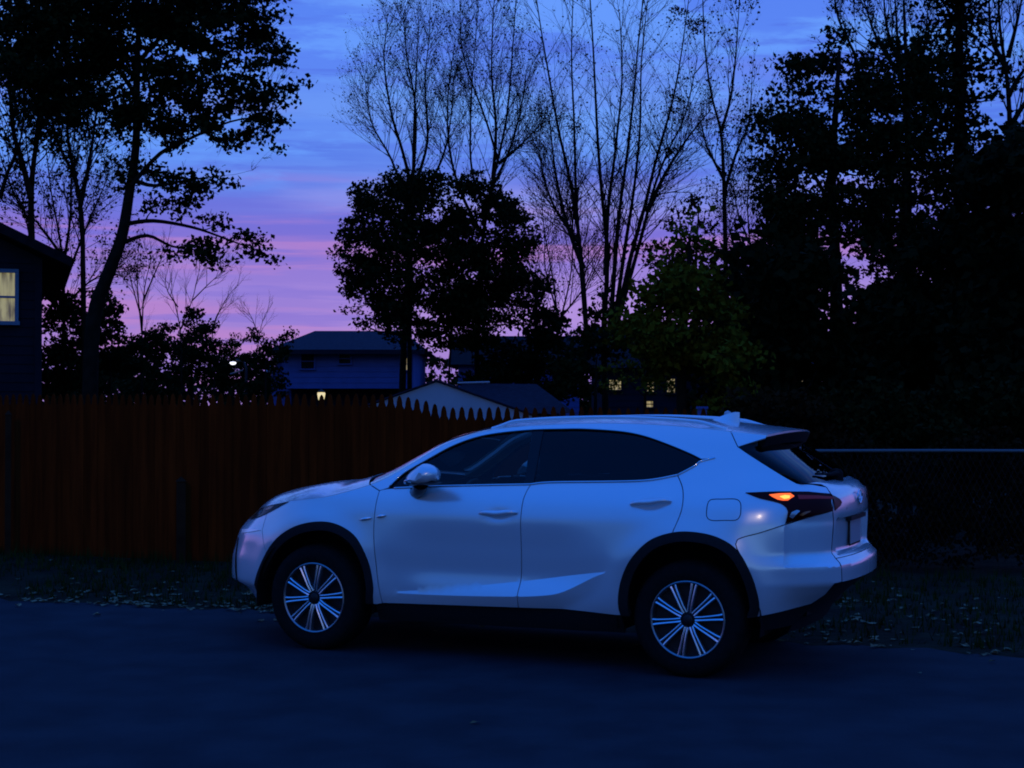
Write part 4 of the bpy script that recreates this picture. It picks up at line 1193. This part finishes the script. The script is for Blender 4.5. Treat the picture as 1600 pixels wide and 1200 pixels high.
bare('bare_sapling', 'bare sapling fanning out under the lowest boughs of the leafy tree', 36, [[(222,600),(222,520),(226,450),(238,400)], [(222,500),(205,440),(198,400)], [(224,470),(245,420),(262,385)], [(222,520),(215,450),(216,395)]], .035, 9, 2, clen=(30,75), spread=.4, twr=.006)
bare('slender_sapling', 'bare slender sapling with crooked twigs over the pointed tree', 38, [[(284,600),(282,520),(272,470),(262,440)], [(282,515),(300,470),(312,420)], [(278,480),(262,455),(258,435)], [(300,470),(330,440),(345,430)]], .03, 7, 2, clen=(28,70), spread=.4)
bare('twiggy_sapling', 'bare twiggy sapling standing over the ragged low tree', 44, [[(335,600),(332,520),(352,470),(372,445)], [(332,520),(340,490),(362,470)], [(400,560),(408,510),(420,480)], [(405,530),(395,500),(388,488)]], .028, 6, 2, clen=(24,50), spread=.4)

# --- middle: the leafy tree with taller bare tops behind it
mid_cl = [(u, v, RND.uniform(10, 26), RND.uniform(10, 25)) for u, v in in_poly(330, [(555,300),(620,270),(700,280),(760,290),(815,330),(830,400),(822,470),(790,520),(740,545),(660,540),(600,520),(545,470),(538,410),(548,340)])]
mid_cl += [(575,320,26,20),(545,365,14,12),(540,420,16,12),(548,480,16,10),(560,505,18,8),(640,292,24,18),(720,285,26,18),(790,320,24,20),(600,300,20,16)]
leafy('maple_tree', 'broad leafy tree with holes in its crown before the pale blue house', 36,
  [[(628,640),(630,560),(634,480),(640,400),(645,330),(650,280)], [(700,640),(703,560),(712,470),(728,400),(752,330),(768,285)], [(640,420),(600,370),(570,330)], [(715,450),(760,420),(800,390)], [(634,470),(590,450),(555,440)], [(705,540),(680,450),(690,350)]],
  mid_cl, .095, 1.9, M['leafdark'], 1.8, root_r=.10, kids=4)
bare('bare_tree', 'bare twiggy tree whose top stands over the broad leafy tree', 39,
  [[(640,500),(642,400),(645,300),(646,220),(650,120),(655,30)], [(645,300),(630,240),(610,170),(600,90),(606,40)], [(648,290),(668,220),(664,130),(672,50)], [(640,330),(612,250),(580,190),(570,120)], [(643,320),(650,180),(636,90),(630,20)], [(640,350),(690,250),(705,180),(708,120)]],
  .07, 38, 2, M['leafdark'], .05, 4200, clen=(40,100), start=.3, spread=1.4)
bare('forked_tree', 'forked bare tree with fine upswept twigs next to the tallest bare tree', 38,
  [[(745,520),(752,400),(762,320),(778,250),(792,180),(800,90),(806,0)], [(765,300),(790,250),(812,180),(822,110)], [(760,330),(738,270),(735,190),(740,100),(748,10)], [(770,280),(775,200),(768,110),(772,0)], [(755,370),(720,300),(702,230),(700,150),(712,60)], [(780,255),(815,225),(850,190)], [(778,250),(760,190),(722,80),(720,-10)]],
  .07, 38, 2, M['leafdark'], .05, 4500, clen=(40,105), start=.3, spread=1.4)
# the tall bare tree of many stems
stems5 = [[(946,650),(944,560),(944,500),(948,440),(948,380),(940,300),(934,220),(930,140),(926,60),(920,-30)],
  [(918,560),(912,450),(902,350),(890,280),(872,200),(858,120),(846,50),(834,-30)],
  [(920,560),(912,470),(905,380),(900,300),(897,190),(893,90),(896,-20)],
  [(952,540),(960,420),(968,330),(980,240),(990,150),(998,60),(1008,-30)],
  [(958,520),(976,390),(990,300),(1000,200),(1002,100),(1012,0)],
  [(962,510),(986,400),(1008,320),(1025,250),(1048,170),(1062,100),(1076,0)],
  [(966,500),(1002,370),(1020,300),(1042,240),(1070,180),(1090,90)],
  [(946,430),(950,330),(962,230),(972,120),(968,20)],
  [(905,380),(870,330),(850,280),(842,230)], [(1012,330),(1040,270),(1075,215),(1112,170)], [(912,420),(886,350),(868,270),(858,180)]]
bare('tall_bare_tree', 'tallest bare tree with many stems fanning up from one base', 32, stems5, .082, 36, 2, M['leafrust'], .05, 3000, clen=(45,125), up=.07, ang=(24, 55), spread=1.5,
  nest=[(897,196,9,14),(1050,168,14,24),(1046,236,20,13),(1078,40,16,22),(1060,20,12,14)], start=.16)
bare('slim_bare_tree', 'slim bare tree with a dark nest in its fork right of the tallest bare tree', 38,
  [[(1136,560),(1134,420),(1132,330),(1130,260),(1126,205),(1112,150),(1102,80),(1098,0)], [(1127,205),(1142,150),(1150,80),(1156,-10)], [(1132,300),(1150,240),(1170,190),(1175,120)], [(1131,280),(1105,230),(1095,190)]],
  .085, 14, 2, M['leafdark'], .07, 900, clen=(50,110), nest=[(1127,206,13,9),(1160,6,20,8),(1150,300,10,18),(1172,250,10,14)])
bare('brushy_tree', 'low brushy bare tree between the broad leafy tree and the tallest bare tree', 41, [[(872,640),(872,540),(866,450),(852,370),(846,310)], [(870,520),(890,440),(895,370),(888,300)], [(870,540),(840,470),(825,400)], [(873,500),(912,450),(935,400)], [(868,480),(850,400),(872,330)]],
  .05, 26, 2, M['leafrust'], .055, 2600, clen=(40,95), start=.15)
bare('spindly_tree', 'spindly twiggy tree in the gap left of the large leafy tree', 36, [[(1176,620),(1176,480),(1172,390),(1168,310),(1176,230)], [(1174,440),(1195,370),(1205,300)], [(1175,470),(1150,400),(1135,340)], [(1170,380),(1150,320),(1146,260)]],
  .05, 24, 2, M['leafdark'], .06, 2600, clen=(40,95), start=.15)
# dark cone
con_cl = []
for k in range(11):
    f = k / 10; v = 436 + 170 * f; hw = 8 + 60 * f ** .8
    for j in range(2 + int(4 * f)): con_cl.append((838 + RND.uniform(-hw, hw), v + RND.uniform(-6, 6), 16 + 8 * f, 12 + 4 * f))
leafy('cone_conifer', 'dark cone shaped conifer between the leafy tree and the tallest bare tree', 40, [[(840,650),(838,520),(838,436)]], con_cl, .13, 3.2, M['needle'], .8, twig=0, root_r=.12)
leafy('low_bush', 'low dark bush at the foot of the cone shaped conifer', 38, [[(772,650),(772,580)]], [(770,560,26,18),(785,585,30,26),(755,590,24,22),(765,615,40,24),(735,545,14,12),(890,590,26,36),(900,560,18,26)], .13, 3.2, M['leafdark'], .8, root_r=.06)
leafy('base_thicket', 'dark thicket round the base of the tallest bare tree', 31, [[(930,650),(932,560)]], [(925,500,16,34),(935,545,34,40),(950,480,14,24),(912,585,26,40),(905,530,14,24),(880,580,18,30)], .11, 3.0, M['leafdark'], .7, root_r=.06)
# green tree lit a little by the street
gr_cl = [(u, v, RND.uniform(24, 42), RND.uniform(20, 34)) for u, v in in_poly(52, [(985,500),(1010,455),(1050,430),(1065,370),(1090,380),(1110,440),(1150,480),(1178,560),(1165,640),(1090,640),(1076,588),(985,582)])]
gr_cl += [(1075,356,14,14),(1080,385,20,18),(1090,330,10,10)]
leafy('green_tree', 'rounded green tree catching street light right of the bare trees', 21, [[(1065,660),(1066,560),(1074,450),(1078,370)], [(1066,560),(1020,510),(1000,480)], [(1068,540),(1110,500),(1140,480)]], gr_cl, .10, 2.4, M['leafgreen'], .9, root_r=.09, kids=3)
leafy('young_tree', 'thin young tree with sparse leaves before the warm lit windows', 27, [[(1008,650),(1008,600),(1012,560)], [(1008,620),(975,590),(960,575)], [(1008,610),(1040,590),(1052,570)]],
  [(962,600,16,14),(985,590,16,14),(1017,600,14,14),(1046,598,18,14),(1030,575,18,14),(975,570,16,12),(1005,575,18,14),(1060,580,16,14),(950,580,14,14),(1016,606,10,10),(1050,610,12,10),(960,608,10,8)], .06, 1.1, M['leafgreen'], .6, root_r=.04, kids=2)
leafy('smoke_bush', 'slender rust coloured tree beside the nest tree above the green tree', 30, [[(1085,650),(1086,480),(1088,400),(1092,320)], [(1088,420),(1060,340),(1055,310)]], [(1085,310,16,18),(1060,330,18,12),(1100,350,20,18),(1040,350,14,8),(1010,390,24,16),(1030,410,24,16),(1115,390,16,22),(1060,400,20,16),(1085,430,30,26)], .09, 1.6, M['leafrust'], .8, root_r=.06, kids=4)
# --- the wooded right side
cl1 = [(u, v, RND.uniform(26, 44), RND.uniform(22, 38)) for u, v in in_poly(92, [(1205,130),(1260,70),(1320,60),(1385,90),(1400,180),(1385,260),(1370,330),(1345,400),(1290,440),(1220,420),(1195,330),(1188,220)])]
leafy('shade_tree', 'large leafy tree left of the tall conifer with sky peeping through', 27, [[(1310,700),(1308,520),(1305,400),(1300,280),(1306,170),(1312,80)], [(1304,330),(1260,250),(1225,170)], [(1302,280),(1345,200),(1370,130)], [(1306,420),(1250,360),(1210,310)]],
  cl1, .10, 1.65, M['leafdark'], 1.3, root_r=.16, kids=3)
cl2 = [(u, v, RND.uniform(24, 40), RND.uniform(20, 34)) for u, v in in_poly(60, [(1380,150),(1430,60),(1470,120),(1460,250),(1440,330),(1450,420),(1400,470),(1365,400),(1370,280)])]
leafy('ivy_tree', 'leafy tree squeezed between the large leafy tree and the tall conifer', 29, [[(1412,700),(1412,500),(1410,350),(1420,220),(1416,100),(1412,0)], [(1410,330),(1385,250),(1378,190)], [(1415,240),(1445,170),(1460,120)]],
  cl2, .10, 1.55, M['leafdark'], 1.2, root_r=.12, kids=3)
bare('airy_tree', 'bare airy tree with thin twigs against the sky above the woods', 31, [[(1420,300),(1415,180),(1405,100),(1400,20),(1395,-40)], [(1412,150),(1440,90),(1450,10)], [(1408,120),(1370,60),(1350,0)], [(1405,100),(1385,40),(1380,-30)], [(1350,200),(1340,100),(1310,30),(1300,-30)]],
  .07, 17, 2, M['leafdark'], .07, 2400, clen=(50,110), spread=1.0)
bare('arching_tree', 'bare arching tree in the top right corner beside the tall conifer', 29, [[(1578,600),(1576,330),(1578,220),(1574,130),(1562,40),(1560,-40)], [(1576,150),(1600,110),(1640,90)], [(1575,110),(1550,60),(1545,-10)], [(1577,200),(1610,150),(1640,140)], [(1575,90),(1590,30),(1600,-20)]],
  .10, 14, 2, M['leafdark'], .07, 800, clen=(50,110))
# tall conifer with layered boughs
cf = []; cf_st = [[(1500,700),(1502,500),(1500,300),(1499,100),(1498,-160)]]
for k in range(22):
    v = -120 + 31 * k; f = k / 21
    for sd in (-1, 1):
        reach = (40 + 95 * f) * RND.uniform(.6, 1.05); droop = RND.uniform(2, 18)
        m = max(2, int(reach / 17))
        for j in range(m):
            q = (j + .6) / m
            cf.append((1500 + sd * reach * q, v - 14 * (1 - abs(2*q-1)) + droop * q, 13, 9))
    cf.append((1500, v, 20, 18)); cf.append((1500 + RND.uniform(-14, 14), v + 15, 20, 18))
leafy('tall_conifer', 'tall dark conifer with layered boughs at the upper right', 30, cf_st, cf, .12, 2.6, M['needle'], .9, root_r=.24, kids=1)
rg = [('dense_evergreen','dense evergreen mass below the large leafy tree',23,(1240,720),[(1150,430),(1200,400),(1290,440),(1350,480),(1370,560),(1360,700),(1120,700),(1130,560)],60),
  ('leaning_evergreen','dense dark evergreen below the tall conifer',24,(1460,720),[(1360,470),(1420,400),(1500,360),(1560,380),(1590,500),(1590,700),(1340,700)],70),
  ('corner_evergreen','dark evergreen filling the right edge of the view',22,(1590,720),[(1530,260),(1580,215),(1660,200),(1720,400),(1700,700),(1510,700),(1520,450)],66)]
for nm, lb_, D, bs, po, k in rg:
    leafy(nm, lb_, D, [[bs, (bs[0], 620), (bs[0], 480)]], [(u, v, RND.uniform(42, 60), RND.uniform(38, 52)) for u, v in in_poly(k, po)], .17, 3.4, M['needle'], 1.3, twig=0, root_r=.15)
# shrubs along the chain link fence
sh = [('fence_shrub','twiggy shrub at the wooden fence end behind the car roof',17.0,1210,[(1130,640),(1180,620),(1240,615),(1290,650),(1290,720),(1120,720)],30,'leafrust'),
  ('broad_shrub','broad dark shrub behind the pale top rail near the car',17.2,1390,[(1290,640),(1380,610),(1450,620),(1470,760),(1290,760)],40,'leafdark'),
  ('end_shrub','dark shrub behind the pale top rail at the right edge',17.0,1560,[(1460,650),(1520,610),(1640,600),(1640,760),(1450,760)],40,'leafdark'),
  ('creeping_vine','leafy creeper clinging low on the chain link fence beside the car',15.35,1330,[(1260,740),(1330,700),(1420,720),(1440,860),(1270,880)],34,'leafrust'),
  ('sprawling_vine','sprawling creeper with pale stems on the chain link fence at the right edge',15.2,1530,[(1430,740),(1490,690),(1560,680),(1640,720),(1640,880),(1430,880)],40,'leafrust')]
for nm, lb_, D, u, po, k, mt in sh:
    leafy(nm, lb_, D, [[(u, 860), (u - 6, 780), (u + 4, 690)], [(u, 860), (u + 30, 760), (u + 60, 700)], [(u, 860), (u - 40, 770), (u - 60, 720)]], [(a, b, RND.uniform(26, 44), RND.uniform(22, 36)) for a, b in in_poly(k, po)], .06 if D < 16 else .08, 1.5 if D < 16 else 2.6, M[mt], .10 if D < 16 else .7, root_r=.02, cat='shrub' if D > 16 else 'vine', kids=3)
# far wood that closes the horizon
C = []
for k in range(330):
    X = RND.uniform(-60, 60); Y = RND.uniform(80, 100); h = RND.uniform(4.6, 7.0)
    m = 420; P = np.clip(NP.normal(size=(m, 3)), -1.35, 1.35) * np.array([1.5, 1.5, h * .36]) + np.array([X, Y, h * .40 - 1.8]); C.append(P)
setting(leaves_mesh('distant_woods', np.concatenate(C), .36, M['leafdark'], None), 'stuff', 'far dark woods along the horizon behind the houses', 'woods')

# --- grass on the verge and fallen leaves
def scatter(n, fn):
    out = []
    while len(out) < n:
        p = fn()
        if p: out.append(p)
    return out
def verge():
    X = RND.uniform(-7.5, 7.0); lo, hi = edge_y(X), min(fence_y(X), 15.0 if X > 2.6 else 99)
    Y = RND.uniform(lo - .05, hi - .05)
    return (X, Y, gz(X, Y))
V = []; F = []
for (X, Y, z) in scatter(9000, verge):
    g = .5 + .5 * sin(X * 2.3 + 1) * sin(Y * 3.1)
    if X < -4.3 and Y < 15.0 and RND.random() < .85: continue
    if RND.random() > .35 + .6 * g: continue
    if Y < edge_y(X) + .12: continue
    for b in range(3):
        a = RND.uniform(0, 2*pi); h = RND.uniform(.03, .11) * (1.5 if Y > fence_y(X) - .4 else 1); l = RND.uniform(.0, .06); wd_ = .006
        i = len(V); ca, sa = cos(a), sin(a); x = X + RND.uniform(-.03, .03); y = Y + RND.uniform(-.03, .03)
        V += [(x - sa*wd_, y + ca*wd_, z - .005), (x + sa*wd_, y - ca*wd_, z - .005), (x + ca*l, y + sa*l, z + h)]; F.append((i, i+1, i+2))
M['grass'] = noisy('verge_grass', (.014, .022, .004), (.03, .042, .008), 3, .9, spec=.03)
setting(mesh_obj('grass', V, F, M['grass']), 'stuff', 'short rough grass on the verge below the brown fence', 'grass')
M['litter'] = noisy('dead_leaves', (.07, .045, .02), (.30, .24, .13), 14, .8, spec=.1)
V = []; F = []
def fall():
    r = RND.random()
    if r < .40: X = RND.choice((-3.9, -3.3, -2.9, -2.1, -1.9)) + RND.gauss(0, .25); Y = edge_y(X) + abs(RND.gauss(.0, .5)) - .12
    elif r < .86: X = RND.choice((2.1, 2.6, 3.4, 3.7, 4.6, 5.5)) + RND.gauss(0, .35); Y = edge_y(X) + abs(RND.gauss(0, 1.5)) - .12
    elif r < .97: X = RND.uniform(-7, 7); Y = RND.uniform(edge_y(X), fence_y(X))
    else: X = RND.uniform(-4.5, 4); Y = edge_y(X) - abs(RND.gauss(0, .5))
    if Y > fence_y(X) - .1: return None
    return (X, Y, (gz(X, Y) if Y > edge_y(X) + .1 else .004))
for (X, Y, z) in scatter(620, fall):
    a = RND.uniform(0, 2*pi); s = RND.uniform(.014, .048); i = len(V); t1, t2 = RND.uniform(-.6, .9), RND.uniform(-.5, .8)
    ca, sa = cos(a), sin(a); z += .012
    for px_, py_, pz_ in ((-1, 0, 0), (-.3, .62, t1*.4+.1), (.4, .5, t2*.5), (1.05, 0, .15), (.35, -.55, t1*.5), (-.35, -.6, t2*.4+.1)):
        V.append((X + (px_*ca - py_*sa)*s, Y + (px_*sa + py_*ca)*s, z + max(-.2, pz_) * s))
    F += [(i, i+3, i+2, i+1), (i, i+5, i+4, i+3)]
setting(mesh_obj('fallen_leaves', V, F, M['litter']), 'stuff', 'pale dead leaves scattered along the road edge', 'leaves')
# the one pale leaf in the middle of the asphalt
P = at(742, 1131, 8.1); Yl = FPX * HCAM / (1131 - 632); Xl = (742 - 800) / FPX * Yl
V = [(-.03, 0, .0), (-.01, .014, .012), (.015, .012, .006), (.034, 0, .012), (.012, -.013, .010), (-.012, -.012, .004)]
tag(mesh_obj('leaf', [(Xl + a, Yl + b, .008 + c) for a, b, c in V], [(0, 3, 2, 1), (0, 5, 4, 3)], M['litter']), 'single small pale leaf lying alone on the near asphalt', 'leaf')

# ================================================================== DUSK SKY AND LIGHT
wd_ = bpy.data.worlds.new('World'); SC.world = wd_; wd_.use_nodes = True
nt = wd_.node_tree; N = nt.nodes; L = nt.links; N.clear()
out = N.new('ShaderNodeOutputWorld'); bg = N.new('ShaderNodeBackground'); L.new(bg.outputs[0], out.inputs[0])
tc = N.new('ShaderNodeTexCoord'); sep = N.new('ShaderNodeSeparateXYZ'); L.new(tc.outputs['Generated'], sep.inputs[0])
def ramp(stops, interp='B_SPLINE'):
    r = N.new('ShaderNodeValToRGB'); e = r.color_ramp.elements
    while len(e) < len(stops): e.new(.5)
    for q, (p, c) in zip(e, stops): q.position = p; q.color = (*c, 1) if len(c) == 3 else c
    r.color_ramp.interpolation = interp
    return r
def math_(op, a, b=None, clamp=False):
    m = N.new('ShaderNodeMath'); m.operation = op; m.use_clamp = clamp
    for i, v in enumerate((a, b)):
        if v is None: continue
        if isinstance(v, (int, float)): m.inputs[i].default_value = v
        else: L.new(v, m.inputs[i])
    return m.outputs[0]
def mixc(f, a, b, mode='MIX'):
    m = N.new('ShaderNodeMix'); m.data_type = 'RGBA'; m.blend_type = mode
    if isinstance(f, (int, float)): m.inputs[0].default_value = f
    else: L.new(f, m.inputs[0])
    for i, v in ((6, a), (7, b)):
        if isinstance(v, tuple): m.inputs[i].default_value = (*v, 1)
        else: L.new(v, m.inputs[i])
    return m.outputs[2]
def noise(scale, sx, sy, sz, detail=5, rough=.55, off=(0, 0, 0)):
    mp = N.new('ShaderNodeMapping'); mp.inputs['Scale'].default_value = (sx, sy, sz); mp.inputs['Location'].default_value = off
    L.new(tc.outputs['Generated'], mp.inputs[0])
    n = N.new('ShaderNodeTexNoise'); n.inputs['Scale'].default_value = scale; n.inputs['Detail'].default_value = detail; n.inputs['Roughness'].default_value = rough
    L.new(mp.outputs[0], n.inputs['Vector']); return n.outputs['Fac']
el = sep.outputs['Z']
west = ramp([(0, (.36,.22,.60)), (.045, (.315,.215,.67)), (.085, (.27,.195,.68)), (.112, (.175,.155,.68)), (.135, (.12,.20,.78)), (.16, (.105,.255,.88)), (.22, (.098,.235,.90)), (.28, (.085,.22,.88)), (.40, (.018,.165,.86)), (.7, (.010,.172,.94)), (1, (.008,.17,.95))], 'LINEAR')
east = ramp([(0, (.030,.098,.25)), (.15, (.031,.112,.33)), (.19, (.018,.11,.48)), (.26, (.016,.125,.60)), (.40, (.014,.155,.76)), (.7, (.010,.175,.95)), (1, (.008,.17,.95))], 'LINEAR')
L.new(el, west.inputs[0]); L.new(el, east.inputs[0])
# long level cloud streaks
n1 = noise(3.0, 1.0, 1.0, 15, 6, .55, (3.1, 0, .4)); n2 = noise(5.0, 1.0, 1.0, 22, 6, .6, (0, 4.7, 2.2)); n3 = noise(2.2, 1.0, 1.0, 9, 5, .55, (7.3, 2.0, 1.0))
low = ramp([(0, (1,1,1)), (.05, (1,1,1)), (.10, (.85,.85,.85)), (.135, (.45,.45,.45)), (.155, (.0,.0,.0)), (1, (0,0,0))], 'EASE'); L.new(el, low.inputs[0])
pinkmask = math_('MULTIPLY', ramp([(0,(0,0,0)),(.47,(0,0,0)),(.62,(1,1,1)),(1,(1,1,1))],'EASE').outputs[0], 1.0)
pr = N[-1] if False else None
rp = ramp([(0,(0,0,0)),(.49,(0,0,0)),(.60,(1,1,1)),(1,(1,1,1))], 'EASE'); L.new(n1, rp.inputs[0])
pk = math_('MULTIPLY', rp.outputs[0], low.outputs[0])
c1 = mixc(math_('MULTIPLY', pk, .7), west.outputs[0], (.50, .23, .60))
rb2 = ramp([(0,(0,0,0)),(.49,(0,0,0)),(.575,(1,1,1)),(1,(1,1,1))], 'EASE'); L.new(n2, rb2.inputs[0])
c2 = mixc(math_('MULTIPLY', rb2.outputs[0], .55), c1, mixc(low.outputs[0], (.075,.16,.76), (.20,.16,.66)))
rl = ramp([(0,(0,0,0)),(.50,(0,0,0)),(.66,(1,1,1)),(1,(1,1,1))], 'EASE'); L.new(n3, rl.inputs[0])
c3 = mixc(math_('MULTIPLY', rl.outputs[0], .5), c2, mixc(low.outputs[0], (.16,.36,.95), (.50,.32,.78)))
n4 = noise(1.9, 1.0, 1.0, 6, 4, .5, (1.0, 9.0, 4.0)); n5 = noise(7.0, 1.0, 1.0, 5, 6, .62, (2.0, 5.0, 8.0))
hi = ramp([(0,(0,0,0)),(.12,(0,0,0)),(.17,(1,1,1)),(.35,(1,1,1)),(.5,(.2,.2,.2)),(1,(.2,.2,.2))], 'LINEAR'); L.new(el, hi.inputs[0])
r4 = ramp([(0,(0,0,0)),(.48,(0,0,0)),(.62,(1,1,1)),(1,(1,1,1))], 'EASE'); L.new(n4, r4.inputs[0])
c3 = mixc(math_('MULTIPLY', math_('MULTIPLY', r4.outputs[0], hi.outputs[0]), .75), c3, (.20, .215, .80))
r5 = ramp([(0,(0,0,0)),(.48,(0,0,0)),(.58,(1,1,1)),(1,(1,1,1))], 'EASE'); L.new(n5, r5.inputs[0])
c3 = mixc(math_('MULTIPLY', math_('MULTIPLY', r5.outputs[0], hi.outputs[0]), .75), c3, (.135, .35, 1.0))
# toward the sunset (+Y) the band is pink, behind the camera it is plain dim blue
ym = math_('MULTIPLY_ADD', sep.outputs['Y'], .9, True) if False else None
m_ = N.new('ShaderNodeMapRange'); m_.inputs['From Min'].default_value = -.35; m_.inputs['From Max'].default_value = .55; L.new(sep.outputs['Y'], m_.inputs['Value'])
# pale arch of glow added low behind the camera, reflected by the car's corner
am = N.new('ShaderNodeMapRange'); am.interpolation_type = 'SMOOTHSTEP'; am.inputs['From Min'].default_value = -.78; am.inputs['From Max'].default_value = -.97; L.new(sep.outputs['Y'], am.inputs['Value'])
arch = ramp([(0, (1,1,1)), (.12, (.9,.9,.9)), (.21, (0,0,0)), (1, (0,0,0))], 'EASE'); L.new(el, arch.inputs[0])
ea = mixc(math_('MULTIPLY', am.outputs[0], arch.outputs[0]), east.outputs[0], (.17, .36, .68))
sky = mixc(m_.outputs[0], ea, c3)
# a trace of the physical twilight sky
nis = N.new('ShaderNodeTexSky'); nis.sky_type = 'NISHITA'; nis.sun_disc = False
nis.sun_elevation = radians(1.0); nis.sun_rotation = radians(0)
tot = mixc(.002, sky, nis.outputs[0], 'ADD')
L.new(tot, bg.inputs['Color']); bg.inputs['Strength'].default_value = 1.0

# added lamp standing in for an unseen warm street light behind the camera
sd = bpy.data.lights.new('unseen_street_light', 'SUN'); so = bpy.data.objects.new('unseen_street_light', sd); COL.objects.link(so)
sd.energy = .05; sd.angle = radians(3); sd.color = (1.0, .76, .50)
so.rotation_euler = Vector((1.0, 10, -3.8)).to_track_quat('-Z', 'Y').to_euler()
so.location = (-2, -14, 7)

vs = SC.view_settings; vs.view_transform = 'Standard'; vs.look = 'None'; vs.exposure = 0; vs.gamma = 1
SC.cycles.max_bounces = 6; SC.cycles.transparent_max_bounces = 12
SC.cycles.use_denoising = True
SC.cycles.filter_width = 1.9
